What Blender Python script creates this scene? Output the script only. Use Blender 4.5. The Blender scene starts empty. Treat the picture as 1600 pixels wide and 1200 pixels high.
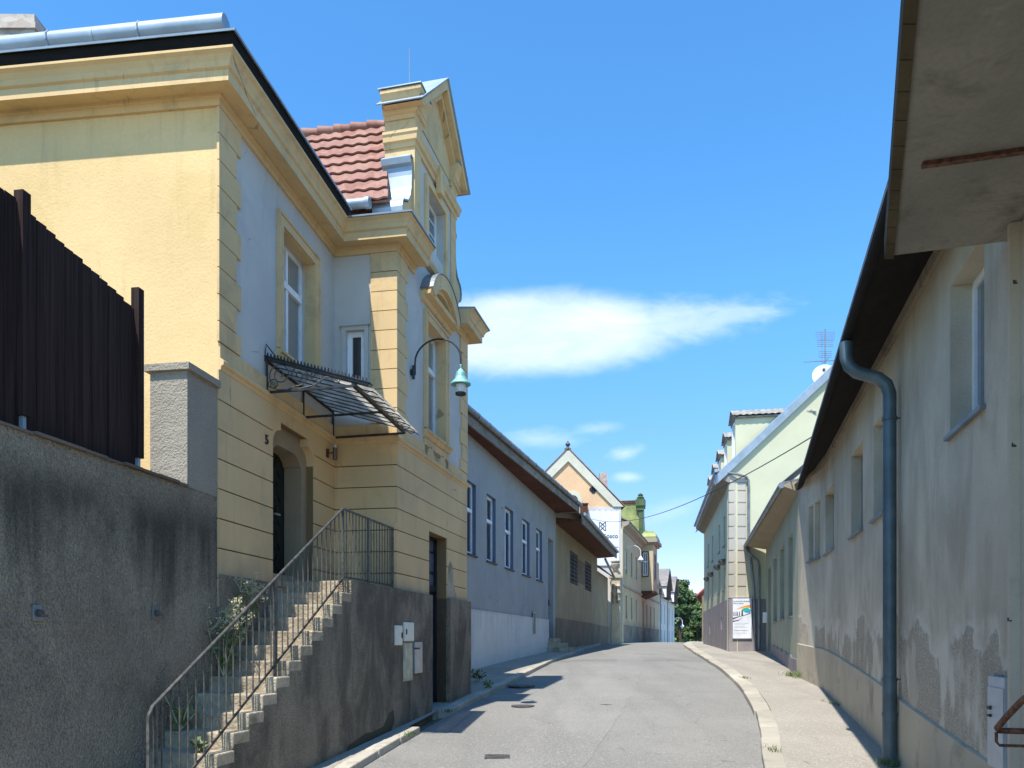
import bpy, bmesh, math, random
from mathutils import Vector, Matrix
random.seed(7)
C = bpy.context.scene.collection
S = bpy.context.scene
F = 1200.0; HZ = 1000.0            # focal length and horizon of the 1600x1200 photograph, eye at the origin

# ------------------------------------------------------------------ ground profile
GT = [(-60,-5.0),(0,-2.2),(7.2,-1.97),(10.3,-1.76),(14.9,-1.46),(17.3,-1.30),(24,-.93),(38,-.54),(55,-.32),(68,-.24),
      (82,-.34),(100,-1.0),(140,-4.0),(250,-11.0),(600,-20.0),(2500,-60.0)]
def g(y):
    n = len(GT)
    if y <= GT[0][0]: return GT[0][1]
    for i in range(n-1):
        x0,a = GT[i]; x1,b = GT[i+1]
        if y <= x1:
            def sl(k):
                if k <= 0 or k >= n-1: return 0 if k >= n-1 else (GT[1][1]-GT[0][1])/(GT[1][0]-GT[0][0])
                l = (GT[k][1]-GT[k-1][1])/(GT[k][0]-GT[k-1][0]); r = (GT[k+1][1]-GT[k][1])/(GT[k+1][0]-GT[k][0])
                return 0 if l*r <= 0 else 2*l*r/(l+r)
            h = x1-x0; t = (y-x0)/h
            return (a*(2*t**3-3*t*t+1)+h*sl(i)*(t**3-2*t*t+t)+b*(-2*t**3+3*t*t)+h*sl(i+1)*(t**3-t*t))
    return GT[-1][1]
def gp(u, v, dz=0.0):
    lo, hi = 3.0, 72.0
    for _ in range(60):
        m = (lo+hi)/2
        if HZ-F*(g(m)+dz)/m > v: lo = m
        else: hi = m
    return Vector(((u-800)/F*lo, lo, g(lo)+dz))

# ------------------------------------------------------------------ mesh builder
class MB:
    def __init__(s): s.v = []; s.f = []
    def vv(s, p): s.v.append(tuple(p)); return len(s.v)-1
    def face(s, pts): s.f.append([s.vv(p) for p in pts])
    def hexa(s, p):      # p: 8 points, bottom loop 0-3 and top loop 4-7
        b = len(s.v); s.v += [tuple(q) for q in p]
        for q in ((0,3,2,1),(4,5,6,7),(0,1,5,4),(1,2,6,5),(2,3,7,6),(3,0,4,7)): s.f.append([b+i for i in q])
    def box(s, x0,x1,y0,y1,z0,z1):
        s.hexa([(x0,y0,z0),(x1,y0,z0),(x1,y1,z0),(x0,y1,z0),(x0,y0,z1),(x1,y0,z1),(x1,y1,z1),(x0,y1,z1)])
    def wbox(s, W, s0,s1,t0,t1,z0,z1):
        s.hexa([W.p(s0,t0,z0),W.p(s1,t0,z0),W.p(s1,t1,z0),W.p(s0,t1,z0),W.p(s0,t0,z1),W.p(s1,t0,z1),W.p(s1,t1,z1),W.p(s0,t1,z1)])
    def prism(s, loop, off):     # planar loop extruded by vector off
        n = len(loop); b = len(s.v); off = Vector(off)
        s.v += [tuple(Vector(p)) for p in loop]+[tuple(Vector(p)+off) for p in loop]
        s.f.append(list(range(b, b+n))[::-1]); s.f.append(list(range(b+n, b+2*n)))
        for i in range(n):
            j = (i+1) % n; s.f.append([b+i, b+j, b+n+j, b+n+i])
    def wprism(s, W, poly, t0, t1):    # poly in (s,z) on a wall
        s.prism([W.p(a,t0,z) for a,z in poly], W.n*(t1-t0))
    def tprism(s, W, poly, s0, s1):    # poly in (t,z), run along the wall
        s.prism([W.p(s0,t,z) for t,z in poly], W.d*(s1-s0))
    def slab(s, W, s0,s1,z0,z1,t0,t1,ops=()):   # wall slab with rectangular openings
        ss = sorted({s0,s1}|{min(max(o[k],s0),s1) for o in ops for k in (0,1)})
        zs = sorted({z0,z1}|{min(max(o[k],z0),z1) for o in ops for k in (2,3)})
        def solid(i,j):
            if i<0 or j<0 or i>=len(ss)-1 or j>=len(zs)-1: return False
            a=(ss[i]+ss[i+1])/2; c=(zs[j]+zs[j+1])/2
            return not any(o[0]<a<o[1] and o[2]<c<o[3] for o in ops)
        cache = {}
        def P(i,t,j):
            k=(i,t,j)
            if k not in cache: cache[k]=s.vv(W.p(ss[i],(t0,t1)[t],zs[j]))
            return cache[k]
        for i in range(len(ss)-1):
            for j in range(len(zs)-1):
                if not solid(i,j): continue
                s.f.append([P(i,1,j),P(i+1,1,j),P(i+1,1,j+1),P(i,1,j+1)])
                s.f.append([P(i,0,j),P(i,0,j+1),P(i+1,0,j+1),P(i+1,0,j)])
                if not solid(i-1,j): s.f.append([P(i,0,j),P(i,1,j),P(i,1,j+1),P(i,0,j+1)])
                if not solid(i+1,j): s.f.append([P(i+1,0,j),P(i+1,0,j+1),P(i+1,1,j+1),P(i+1,1,j)])
                if not solid(i,j-1): s.f.append([P(i,0,j),P(i+1,0,j),P(i+1,1,j),P(i,1,j)])
                if not solid(i,j+1): s.f.append([P(i,0,j+1),P(i,1,j+1),P(i+1,1,j+1),P(i+1,0,j+1)])
    def bar(s, p, q, w=.02, h=None):
        p=Vector(p); q=Vector(q); h = w if h is None else h
        d=(q-p).normalized(); a = Vector((0,0,1)) if abs(d.z)<.95 else Vector((0,1,0))
        x=d.cross(a).normalized()*w/2; y=d.cross(x).normalized()*h/2
        s.hexa([p-x-y,p+x-y,p+x+y,p-x+y,q-x-y,q+x-y,q+x+y,q-x+y])
    def tube(s, path, r, n=8, cap=True):
        path=[Vector(p) for p in path]; rr = r if isinstance(r,(list,tuple)) else [r]*len(path)
        ring=[]; px=None
        for i,p in enumerate(path):
            d=(path[min(i+1,len(path)-1)]-path[max(i-1,0)]).normalized()
            if px is None:
                a = Vector((0,0,1)) if abs(d.z)<.9 else Vector((1,0,0)); px=d.cross(a).normalized()
            else: px=(px-d*px.dot(d)).normalized()
            py=d.cross(px)
            ring.append([s.vv(p+(px*math.cos(6.2832*k/n)+py*math.sin(6.2832*k/n))*rr[i]) for k in range(n)])
        for a,b in zip(ring,ring[1:]):
            for k in range(n): s.f.append([a[k],a[(k+1)%n],b[(k+1)%n],b[k]])
        if cap: s.f.append(ring[0][::-1]); s.f.append(ring[-1])
    def lathe(s, c, prof, n=20):
        c=Vector(c); ring=[]
        for r,z in prof: ring.append([s.vv(c+Vector((r*math.cos(6.2832*k/n), r*math.sin(6.2832*k/n), z))) for k in range(n)])
        for a,b in zip(ring,ring[1:]):
            for k in range(n): s.f.append([a[k],a[(k+1)%n],b[(k+1)%n],b[k]])
        s.f.append(ring[0][::-1]); s.f.append(ring[-1])
    def sweep(s, path, prof, closed_prof=True, caps=True):
        # path: plan points; prof: (out,z) ; out is to the right-hand side of travel, mitred
        P=[Vector(p[:2]) for p in path]; n=len(P); ring=[]
        for i in range(n):
            d0=(P[i]-P[i-1]).normalized() if i>0 else (P[1]-P[0]).normalized()
            d1=(P[i+1]-P[i]).normalized() if i<n-1 else d0
            n0=Vector((d0.y,-d0.x)); n1=Vector((d1.y,-d1.x)); m=(n0+n1)
            m=m/ max(.25, m.dot(n0)) if m.length>1e-6 else n0
            ring.append([s.vv((P[i].x+m.x*o, P[i].y+m.y*o, z)) for o,z in prof])
        k=len(prof)
        for a,b in zip(ring,ring[1:]):
            for j in range(k if closed_prof else k-1): s.f.append([a[j],a[(j+1)%k],b[(j+1)%k],b[j]])
        if caps: s.f.append(ring[0][::-1]); s.f.append(ring[-1])
    def build(s, name, mat, parent=None, smooth=False, bevel=0):
        me=bpy.data.meshes.new(name); me.from_pydata(s.v,[],s.f); me.update()
        bm=bmesh.new(); bm.from_mesh(me); bmesh.ops.recalc_face_normals(bm, faces=bm.faces)
        bm.to_mesh(me); bm.free()
        o=bpy.data.objects.new(name, me); C.objects.link(o)
        if isinstance(mat,(list,tuple)):
            for m in mat: me.materials.append(m)
        elif mat: me.materials.append(mat)
        if smooth:
            for p in me.polygons: p.use_smooth=True
            try: me.set_sharp_from_angle(angle=math.radians(40))
            except Exception: pass
        if parent is not None:
            w=wloc(parent); me.transform(Matrix.Translation(-w)); o.parent=parent
        else:
            c=sum((v.co for v in me.vertices),Vector())/max(1,len(me.vertices))
            zmin=min((v.co.z for v in me.vertices), default=0); c.z=zmin
            me.transform(Matrix.Translation(-c)); o.location=c
        if bevel:
            m=o.modifiers.new('bevel','BEVEL'); m.width=bevel; m.segments=2; m.limit_method='ANGLE'
        return o
def wloc(o):
    w=Vector()
    while o is not None: w+=o.location; o=o.parent
    return w
def thing(name, label, cat, loc, group=None):
    o=bpy.data.objects.new(name,None); C.objects.link(o); o.location=loc; o.empty_display_size=.2
    o['label']=label; o['category']=cat
    if group: o['group']=group
    return o
def tag(o,label,cat,group=None,kind=None):
    o['label']=label; o['category']=cat
    if group: o['group']=group
    if kind: o['kind']=kind
    return o
def struct(o): o['kind']='structure'; return o
class Wall:
    """vertical plane through two plan points; s along it, t outwards (towards the street), z up"""
    def __init__(s,p0,p1,flip=False):
        s.o=Vector((p0[0],p0[1],0)); e=Vector((p1[0],p1[1],0))-s.o; s.L=e.length; s.d=e.normalized()
        s.n=Vector((s.d.y,-s.d.x,0))
        if flip: s.n=-s.n
    def p(s,a,t,z): return s.o+s.d*a+s.n*t+Vector((0,0,z))
    def at(s,u,v=None,t=0.0):     # picture point of the survey -> (s,z) on the plane offset by t
        k=(u-800)/F; o=s.o+s.n*t
        a=(k*o.y-o.x)/(s.d.x-k*s.d.y)
        if v is None: return a
        y=o.y+a*s.d.y
        return a,(HZ-v)/F*y
    def xy(s,a,t=0): q=s.p(a,t,0); return (q.x,q.y)

# ------------------------------------------------------------------ materials
def newmat(name):
    m=bpy.data.materials.new(name); m.use_nodes=True; nt=m.node_tree; nt.nodes.clear()
    out=nt.nodes.new('ShaderNodeOutputMaterial'); b=nt.nodes.new('ShaderNodeBsdfPrincipled')
    nt.links.new(b.outputs[0],out.inputs[0]); return m,nt,b
class NG:
    def __init__(s,nt):
        s.nt=nt; s.geo=nt.nodes.new('ShaderNodeNewGeometry'); s.pos=s.geo.outputs['Position']
    def lk(s,a,b): s.nt.links.new(a,b)
    def mp(s,scale,src=None):
        m=s.nt.nodes.new('ShaderNodeMapping'); s.lk(src or s.pos,m.inputs[0])
        m.inputs['Scale'].default_value = scale if isinstance(scale,(tuple,list)) else (scale,)*3
        return m.outputs[0]
    def noise(s,scale,detail=4,rough=.55,dist=0):
        n=s.nt.nodes.new('ShaderNodeTexNoise'); s.lk(s.mp(scale),n.inputs['Vector']); n.inputs['Scale'].default_value=1
        n.inputs['Detail'].default_value=detail; n.inputs['Roughness'].default_value=rough; n.inputs['Distortion'].default_value=dist
        return n.outputs[0]
    def voro(s,scale,feature='F1'):
        n=s.nt.nodes.new('ShaderNodeTexVoronoi'); n.feature=feature; s.lk(s.mp(scale),n.inputs['Vector']); n.inputs['Scale'].default_value=1
        return n.outputs['Distance'] if feature!='COL' else n.outputs['Color']
    def rng(s,x,a,b,c=0.0,d=1.0,smooth=True):
        m=s.nt.nodes.new('ShaderNodeMapRange'); m.interpolation_type='SMOOTHSTEP' if smooth else 'LINEAR'
        s.lk(x,m.inputs[0])
        for i,v in zip((1,2,3,4),(a,b,c,d)): m.inputs[i].default_value=v
        return m.outputs[0]
    def math(s,op,a,b=None):
        m=s.nt.nodes.new('ShaderNodeMath'); m.operation=op
        for i,x in enumerate((a,b)):
            if x is None: continue
            if isinstance(x,(int,float)): m.inputs[i].default_value=x
            else: s.lk(x,m.inputs[i])
        return m.outputs[0]
    def mix(s,f,a,b,mode='MIX'):
        m=s.nt.nodes.new('ShaderNodeMix'); m.data_type='RGBA'; m.blend_type=mode
        for i,x in ((0,f),(6,a),(7,b)):
            if isinstance(x,(int,float)): m.inputs[i].default_value=x
            elif isinstance(x,(tuple,list)): m.inputs[i].default_value=(*x[:3],1)
            else: s.lk(x,m.inputs[i])
        return m.outputs[2]
    def z(s):
        n=s.nt.nodes.new('ShaderNodeSeparateXYZ'); s.lk(s.pos,n.inputs[0]); return n.outputs
    def bump(s,h,strength,dist=.02,prev=None):
        b=s.nt.nodes.new('ShaderNodeBump'); b.inputs['Strength'].default_value=strength; b.inputs['Distance'].default_value=dist
        s.lk(h,b.inputs['Height'])
        if prev is not None: s.lk(prev,b.inputs['Normal'])
        return b.outputs[0]
def sc(c,k): return tuple(min(1,x*k) for x in c)
def plaster(name,col,var=.14,big=.7,fine=45,bump=.35,rough=.9,bdist=.012,streak=None,stain=None,stains=.55,speck=.12,foot=None,extra=None,island=0,grime=None):
    """rendered wall: cloudy tone, fine grain, optional run-down streaks / blotches / foot dirt"""
    m,nt,b=newmat(name); N=NG(nt)
    c=N.mix(N.rng(N.noise(big,5),.3,.7),sc(col,1-var),sc(col,1+var*.6))
    c=N.mix(N.math('MULTIPLY',N.rng(N.noise(fine,3),.35,.7),speck),c,sc(col,.55))
    if streak:   # (colour, amount, z_top, z_bottom) rain marks that hang from the top
        k=N.math('MULTIPLY',N.rng(N.noise((5.5,5.5,.55),6,.62,.3),.42,.68),N.rng(N.z()[2],streak[3],streak[2]))
        k=N.math('MULTIPLY',k,streak[1]); c=N.mix(k,c,streak[0])
    if stain: c=N.mix(N.math('MULTIPLY',N.rng(N.noise(stains*2,6,.65,.6),.5,.68),stain[1]),c,stain[0])
    if foot:     # (colour, amount, height) splash dirt following the ground is added as a soft noisy band in z
        k=N.rng(N.math('ADD',N.z()[2],N.math('MULTIPLY',N.noise((3,3,1.2),5),foot[3])),foot[2]+foot[3]*.75,foot[2]-.25)
        c=N.mix(N.math('MULTIPLY',k,foot[1]),c,foot[0])
    if island: c=N.mix(N.math('MULTIPLY',N.geo.outputs['Random Per Island'],island),c,sc(col,.45))
    if grime:    # thin rain runs and smudges that start anywhere on the face
        k=N.math('MULTIPLY',N.rng(N.noise((7,7,.45),6,.62,.3),.52,.74),N.rng(N.noise((.8,.8,.6),3),.4,.62))
        c=N.mix(N.math('MULTIPLY',k,grime[1]),c,grime[0])
        e=N.voro(.55,'DISTANCE_TO_EDGE'); e=N.math('ADD',e,N.math('MULTIPLY',N.noise(4,5,.6),.05))
        e=N.math('MULTIPLY',N.rng(e,.0268,.0236),N.rng(N.noise(.7,2),.52,.6)); c=N.mix(N.math('MULTIPLY',e,.55),c,sc(grime[0],.5))
    h=N.math('ADD',N.noise(fine,4,.6),N.math('MULTIPLY',N.noise(fine*.16,3),.8))
    if extra: c,h=extra(N,c,h)
    nt.links.new(c,b.inputs['Base Color']); b.inputs['Roughness'].default_value=rough
    b.inputs['Specular IOR Level'].default_value=.25
    nt.links.new(N.bump(h,bump,bdist),b.inputs['Normal'])
    return m
def plain(name,col,rough=.5,metal=0,var=.1,scale=3,bump=.0,bs=20,spec=.5,alpha=1):
    m,nt,b=newmat(name); N=NG(nt)
    c=N.mix(N.rng(N.noise(scale,5),.3,.7),sc(col,1-var),sc(col,1+var))
    nt.links.new(c,b.inputs['Base Color']); b.inputs['Roughness'].default_value=rough; b.inputs['Metallic'].default_value=metal
    b.inputs['Specular IOR Level'].default_value=spec; b.inputs['Alpha'].default_value=alpha
    if bump: nt.links.new(N.bump(N.noise(bs,4),bump,.01),b.inputs['Normal'])
    return m
def wood(name,col,rough=.75,scale=(14,14,.8),var=.35,bump=.3):
    m,nt,b=newmat(name); N=NG(nt)
    c=N.mix(N.rng(N.noise(scale,6,.65,.8),.3,.7),sc(col,1-var),sc(col,1+var))
    c=N.mix(N.math('MULTIPLY',N.geo.outputs['Random Per Island'],.45),c,sc(col,.4)); b.inputs['Specular IOR Level'].default_value=.15
    nt.links.new(c,b.inputs['Base Color']); b.inputs['Roughness'].default_value=rough
    nt.links.new(N.bump(N.noise(scale,6,.65,.8),bump,.008),b.inputs['Normal']); return m
M={}
YEL=(.74,.515,.245)
M['yellow']=plaster('yellow_plaster',YEL,var=.09,fine=30,bump=.3,bdist=.02,stain=((.60,.42,.17),.5),stains=.5,speck=.10,grime=((.36,.27,.14),.4))
M['yellow_trim']=plaster('yellow_trim_plaster',(.69,.485,.245),var=.08,fine=50,bump=.15,stain=((.40,.30,.17),.5),stains=.9,speck=.08,grime=((.25,.19,.12),.5),island=.08)
M['yellow_low']=plaster('yellow_course_plaster',(.68,.48,.25),var=.09,fine=45,bump=.2,stain=((.42,.34,.22),.4),stains=.45,speck=.06,
    foot=((.30,.245,.175),.7,1.15,.6),grime=((.30,.23,.14),.45),island=.12)
M['groove']=plaster('groove_plaster',(.2,.14,.07),var=.1)
M['bluegrey']=plaster('blue_grey_plaster',(.55,.52,.46),var=.08,fine=40,bump=.2,stain=((.43,.42,.40),.5),stains=.5,speck=.06,grime=((.28,.26,.23),.4))
def rough_grain(N,c,h):
    g1=N.rng(N.noise(30,3,.6),.34,.66); g2=N.rng(N.voro(55),.1,.6)
    c=N.mix(N.math('MULTIPLY',g2,.35),c,(.06,.055,.048)); c=N.mix(N.math('MULTIPLY',g1,.22),c,(.58,.50,.38)); g3=N.rng(N.noise(21,3,.6),.5,.66); c=N.mix(N.math('MULTIPLY',g3,.16),c,(.09,.075,.055)); low=N.rng(N.noise((1.1,1.1,.8),5,.65,.4),.42,.66); c=N.mix(N.math('MULTIPLY',low,.35),c,(.17,.14,.10))
    # soot that hangs in tongues under the coping, palest right below it
    z=N.z()[2]; t=N.math('ADD',z,N.math('MULTIPLY',N.math('SUBTRACT',N.noise((3.2,3.2,.35),5,.65,.25),.5),3.4))
    k=N.math('MULTIPLY',N.rng(t,.1,1.5),N.rng(z,1.72,1.25)); k=N.math('MULTIPLY',k,N.rng(N.noise((1.0,1.0,.5),4),.32,.55))
    c=N.mix(N.math('MULTIPLY',k,.80),c,(.045,.041,.036))
    run=N.rng(N.noise((6,6,.3),5,.6,.2),.60,.72); c=N.mix(N.math('MULTIPLY',run,.28),c,(.42,.37,.30))
    h=N.math('ADD',h,N.math('MULTIPLY',N.voro(38),1.2)); return c,h
M['roughcast']=plaster('dark_roughcast',(.49,.405,.29),var=.25,fine=55,bump=1.0,bdist=.03,speck=.2,stain=((.16,.145,.12),.5),stains=.5,extra=rough_grain)
def plinth_grain(N,c,h):
    g2=N.rng(N.voro(46),.1,.6); c=N.mix(N.math('MULTIPLY',g2,.4),c,(.05,.045,.04)); c=N.mix(N.math('MULTIPLY',N.rng(N.noise(36,3,.6),.4,.66),.22),c,(.45,.40,.33))
    k=N.rng(N.noise((1.6,1.6,.7),6,.65,.5),.42,.62); c=N.mix(N.math('MULTIPLY',k,.62),c,(.055,.049,.042))
    run=N.rng(N.noise((5,5,.5),5,.6,.2),.58,.7); c=N.mix(N.math('MULTIPLY',run,.25),c,(.36,.31,.25))
    return c,N.math('ADD',h,N.math('MULTIPLY',N.voro(46),1.0))
M['plinth']=plaster('dark_plinth_roughcast',(.37,.305,.215),var=.25,fine=60,bump=.9,bdist=.025,speck=.15,stain=((.14,.122,.098),.5),stains=.45,extra=plinth_grain)
M['moss']=plaster('damp_patch',(.07,.065,.04),var=.3,fine=40,bump=.6)
M['pillar']=plaster('light_roughcast',(.37,.32,.25),var=.12,fine=42,bump=1.0,bdist=.03,speck=.3)
M['concrete']=plaster('concrete',(.40,.375,.33),var=.2,fine=35,bump=.5,bdist=.015,speck=.3,stain=((.25,.23,.19),.6),stains=1.2)
M['step']=plaster('weathered_step_stone',(.46,.39,.285),var=.28,big=2.2,fine=26,bump=.9,bdist=.03,speck=.4,stain=((.17,.15,.10),.75),stains=1.5)
M['stone']=plaster('door_surround_stone',(.37,.285,.185),var=.2,fine=25,bump=.35,speck=.2,stain=((.2,.18,.14),.5),stains=1.4)
M['zinc']=plain('zinc_sheet',(.31,.37,.42),.5,.35,.12,2.5,.08,8)
M['zinc_dark']=plain('weathered_zinc',(.21,.23,.245),.5,.5,.2,3,.1,10)
M['pipe']=plain('painted_zinc_pipe',(.10,.14,.155),.5,.35,.18,4,.1,30)
M['blackwood']=wood('blackened_timber',(.014,.012,.011),.85,(2.5,2.5,18))
M['darkwood']=wood('dark_stained_boards',(.040,.023,.020),.9,(22,22,.6),.5,.4)
M['redwood']=wood('red_brown_soffit',(.13,.052,.034),.8,(3,3,9),.3)
M['greywood']=wood('grey_timber',(.28,.25,.21),.85,(3,3,9),.35)
M['brownwood']=wood('brown_wood',(.12,.05,.03),.7,(10,10,2),.35)
M['doorwood']=wood('dark_green_door',(.022,.026,.022),.55,(12,12,1.5),.35)
M['bluedoor']=wood('dark_blue_door',(.022,.024,.035),.5,(12,12,1.5),.3)
M['white']=plain('white_frame_paint',(.80,.80,.78),.4,0,.06,6)
M['iron']=plain('dark_iron',(.035,.035,.037),.5,.5,.3,12,.2,60)
M['rail']=plain('weathered_rail_iron',(.10,.095,.085),.55,.4,.4,15,.3,80)
M['rust']=plain('rusty_iron',(.13,.06,.035),.7,.3,.5,25,.5,90)
M['copper']=plain('green_patina_copper',(.20,.46,.42),.55,.2,.25,12)
M['lampglass']=plain('milky_lamp_glass',(.70,.68,.62),.25,0,.05,8)
M['box']=plain('cream_meter_box',(.72,.70,.62),.45,0,.06,4)
M['boxgreen']=plain('stained_meter_cover',(.42,.41,.30),.55,0,.25,7)
M['steel']=plain('brushed_steel',(.42,.43,.45),.35,.6,.12,6)
M['greybox']=plain('grey_cabinet',(.42,.46,.48),.45,.1,.08,5)
def glass(name,col=(.03,.035,.04),curtain=None):
    m,nt,b=newmat(name); N=NG(nt)
    if curtain:
        w=nt.nodes.new('ShaderNodeTexWave'); w.wave_type='BANDS'; w.bands_direction='DIAGONAL'
        N.lk(N.mp((1,1,.0)),w.inputs['Vector']); w.inputs['Scale'].default_value=9; w.inputs['Distortion'].default_value=2; w.inputs['Detail'].default_value=2
        c=N.mix(w.outputs['Fac'],sc(curtain,.55),curtain)
        nt.links.new(c,b.inputs['Base Color'])
    else:
        nt.links.new(N.mix(N.noise(1.5,2),sc(col,.7),sc(col,1.4)),b.inputs['Base Color'])
    b.inputs['Roughness'].default_value=.06; b.inputs['Specular IOR Level'].default_value=.6
    b.inputs['Coat Weight'].default_value=.5; b.inputs['Coat Roughness'].default_value=.03
    nt.links.new(N.bump(N.noise(1.6,1),.05,.02),b.inputs['Normal']); return m
M['glass']=glass('window_glass'); M['curtain']=glass('curtained_glass',curtain=(.30,.31,.29)); M['glassblue']=glass('pale_window_glass',(.10,.14,.18))
def wire_glass():
    m,nt,b=newmat('wired_canopy_glass'); N=NG(nt)
    b.inputs['Roughness'].default_value=.3; col=N.mix(N.rng(N.noise(6,5,.65),.35,.7),(.40,.39,.35),(.78,.77,.70))
    nt.links.new(col,b.inputs['Base Color']); tl=nt.nodes.new('ShaderNodeBsdfTranslucent'); nt.links.new(col,tl.inputs[0]); tr=nt.nodes.new('ShaderNodeBsdfTransparent')
    m1=nt.nodes.new('ShaderNodeMixShader'); m1.inputs[0].default_value=.62; nt.links.new(b.outputs[0],m1.inputs[1]); nt.links.new(tl.outputs[0],m1.inputs[2])
    m2=nt.nodes.new('ShaderNodeMixShader'); m2.inputs[0].default_value=.22; nt.links.new(m1.outputs[0],m2.inputs[1]); nt.links.new(tr.outputs[0],m2.inputs[2])
    o=[n for n in nt.nodes if n.type=='OUTPUT_MATERIAL'][0]; nt.links.new(m2.outputs[0],o.inputs[0]); return m
M['wire']=wire_glass()
def tile_mat(name,a,bcol,cx,cy):
    m,nt,b=newmat(name); N=NG(nt)
    v=nt.nodes.new('ShaderNodeTexVoronoi'); N.lk(N.mp(cx),v.inputs['Vector']); v.inputs['Scale'].default_value=1
    s=nt.nodes.new('ShaderNodeSeparateColor'); N.lk(v.outputs['Color'],s.inputs[0])
    c=N.mix(s.outputs[0],a,bcol); c=N.mix(N.math('MULTIPLY',N.rng(N.noise(9,5),.45,.7),.4),c,sc(a,.5))
    nt.links.new(c,b.inputs['Base Color']); b.inputs['Roughness'].default_value=.75
    nt.links.new(N.bump(N.noise(40,3),.25,.01),b.inputs['Normal']); return m
M['redtile']=tile_mat('red_clay_tiles',(.235,.095,.065),(.33,.175,.125),(3.4,3.4,2.7),0)
M['greytile']=tile_mat('grey_concrete_tiles',(.33,.29,.25),(.50,.46,.40),(4,4,4),0)
M['darktile']=tile_mat('dark_roof_tiles',(.10,.09,.085),(.18,.165,.155),(4,4,4),0)
M['brick']=tile_mat('sooty_chimney_brick',(.36,.28,.22),(.5,.44,.38),(5,5,9),0)
# street materials
def asphalt(name,col,scale=60,patch=.5,crack=True):
    m,nt,b=newmat(name); N=NG(nt)
    c=N.mix(N.rng(N.noise(.45,6,.6),.3,.7),sc(col,.86),sc(col,1.12))
    c=N.mix(N.math('MULTIPLY',N.rng(N.noise((1.1,.10,1),5,.6),.45,.66),.5),c,sc(col,.66))        # long wheel tracks
    c=N.mix(N.math('MULTIPLY',N.rng(N.voro(scale),.05,.55),.5),c,sc(col,.55)); c=N.mix(N.math('MULTIPLY',N.rng(N.noise(24,3,.7),.52,.66),.5),c,sc(col,.58)); c=N.mix(N.math('MULTIPLY',N.rng(N.noise(27,3,.7),.56,.68),.5),c,sc(col,1.6))
    c=N.mix(N.math('MULTIPLY',N.rng(N.noise(scale*.8,2),.58,.7),.55),c,sc(col,1.9))
    c=N.mix(N.math('MULTIPLY',N.rng(N.noise(2.2,6,.7,1.0),.57,.7),.28),c,sc(col,.6))
    rp=N.voro((.42,.2,1),'F1'); pc=N.math('MULTIPLY',N.rng(rp,.30,.285),N.rng(N.noise((.16,.1,1),2),.52,.54)); c=N.mix(N.math('MULTIPLY',pc,.38),c,sc(col,.62))
    oil=N.rng(N.noise((1.6,.8,1),4,.55,.6),.66,.76); c=N.mix(N.math('MULTIPLY',oil,.4),c,sc(col,.45))
    if crack:
        k=N.voro(.33,'DISTANCE_TO_EDGE'); kk=N.math('ADD',k,N.math('MULTIPLY',N.noise(5,4),.03))
        c=N.mix(N.math('MULTIPLY',N.math('MULTIPLY',N.rng(kk,.0165,.0135),N.rng(N.noise(.4,2),.44,.54)),.75),c,sc(col,.3))
        k2=N.math('ADD',N.voro((1.1,.8,1),'DISTANCE_TO_EDGE'),N.math('MULTIPLY',N.noise(7,5),.05)); c=N.mix(N.math('MULTIPLY',N.math('MULTIPLY',N.rng(k2,.029,.0255),N.rng(N.noise(.7,3),.54,.6)),.7),c,sc(col,.35))
    nt.links.new(c,b.inputs['Base Color']); b.inputs['Roughness'].default_value=.85; b.inputs['Specular IOR Level'].default_value=.3
    nt.links.new(N.bump(N.math('ADD',N.noise(scale,3),N.math('MULTIPLY',N.voro(scale),.6)),.5,.012),b.inputs['Normal']); return m
M['road']=asphalt('road_asphalt',(.262,.252,.226))
M['pave']=asphalt('pavement_asphalt',(.37,.335,.28),70,crack=True)
M['kerb']=plaster('granite_kerb',(.46,.42,.34),var=.2,fine=60,bump=.6,speck=.35,island=.32,stain=((.24,.22,.18),.5),stains=1.2)
M['earth']=plaster('earth',(.16,.14,.09),var=.3,fine=8,bump=.6,stain=((.07,.10,.03),.9),stains=.3)
M['castiron']=plain('cast_iron',(.10,.095,.088),.6,.4,.3,12,.4,40)
def leafmat(name,a,b_,trans=.15):
    m,nt,b=newmat(name); N=NG(nt)
    oi=N.noise(.9,4); c=N.mix(N.rng(oi,.3,.7),a,b_)
    c=N.mix(N.math('MULTIPLY',N.rng(N.noise(9,2),.4,.7),.5),c,sc(b_,1.3))
    nt.links.new(c,b.inputs['Base Color']); b.inputs['Roughness'].default_value=.55
    b.inputs['Specular IOR Level'].default_value=.3
    try: b.inputs['Transmission Weight'].default_value=0
    except Exception: pass
    return m
M['leafdark']=leafmat('dark_foliage',(.025,.052,.016),(.065,.11,.03))
M['leafmid']=leafmat('mid_foliage',(.10,.155,.028),(.18,.235,.05))
M['weed']=leafmat('weed_leaf',(.06,.11,.03),(.13,.17,.06))
M['dry']=leafmat('dry_stalk',(.30,.29,.17),(.45,.43,.28))
M['bark']=wood('bark',(.10,.075,.05),.9,(8,8,2))
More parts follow.
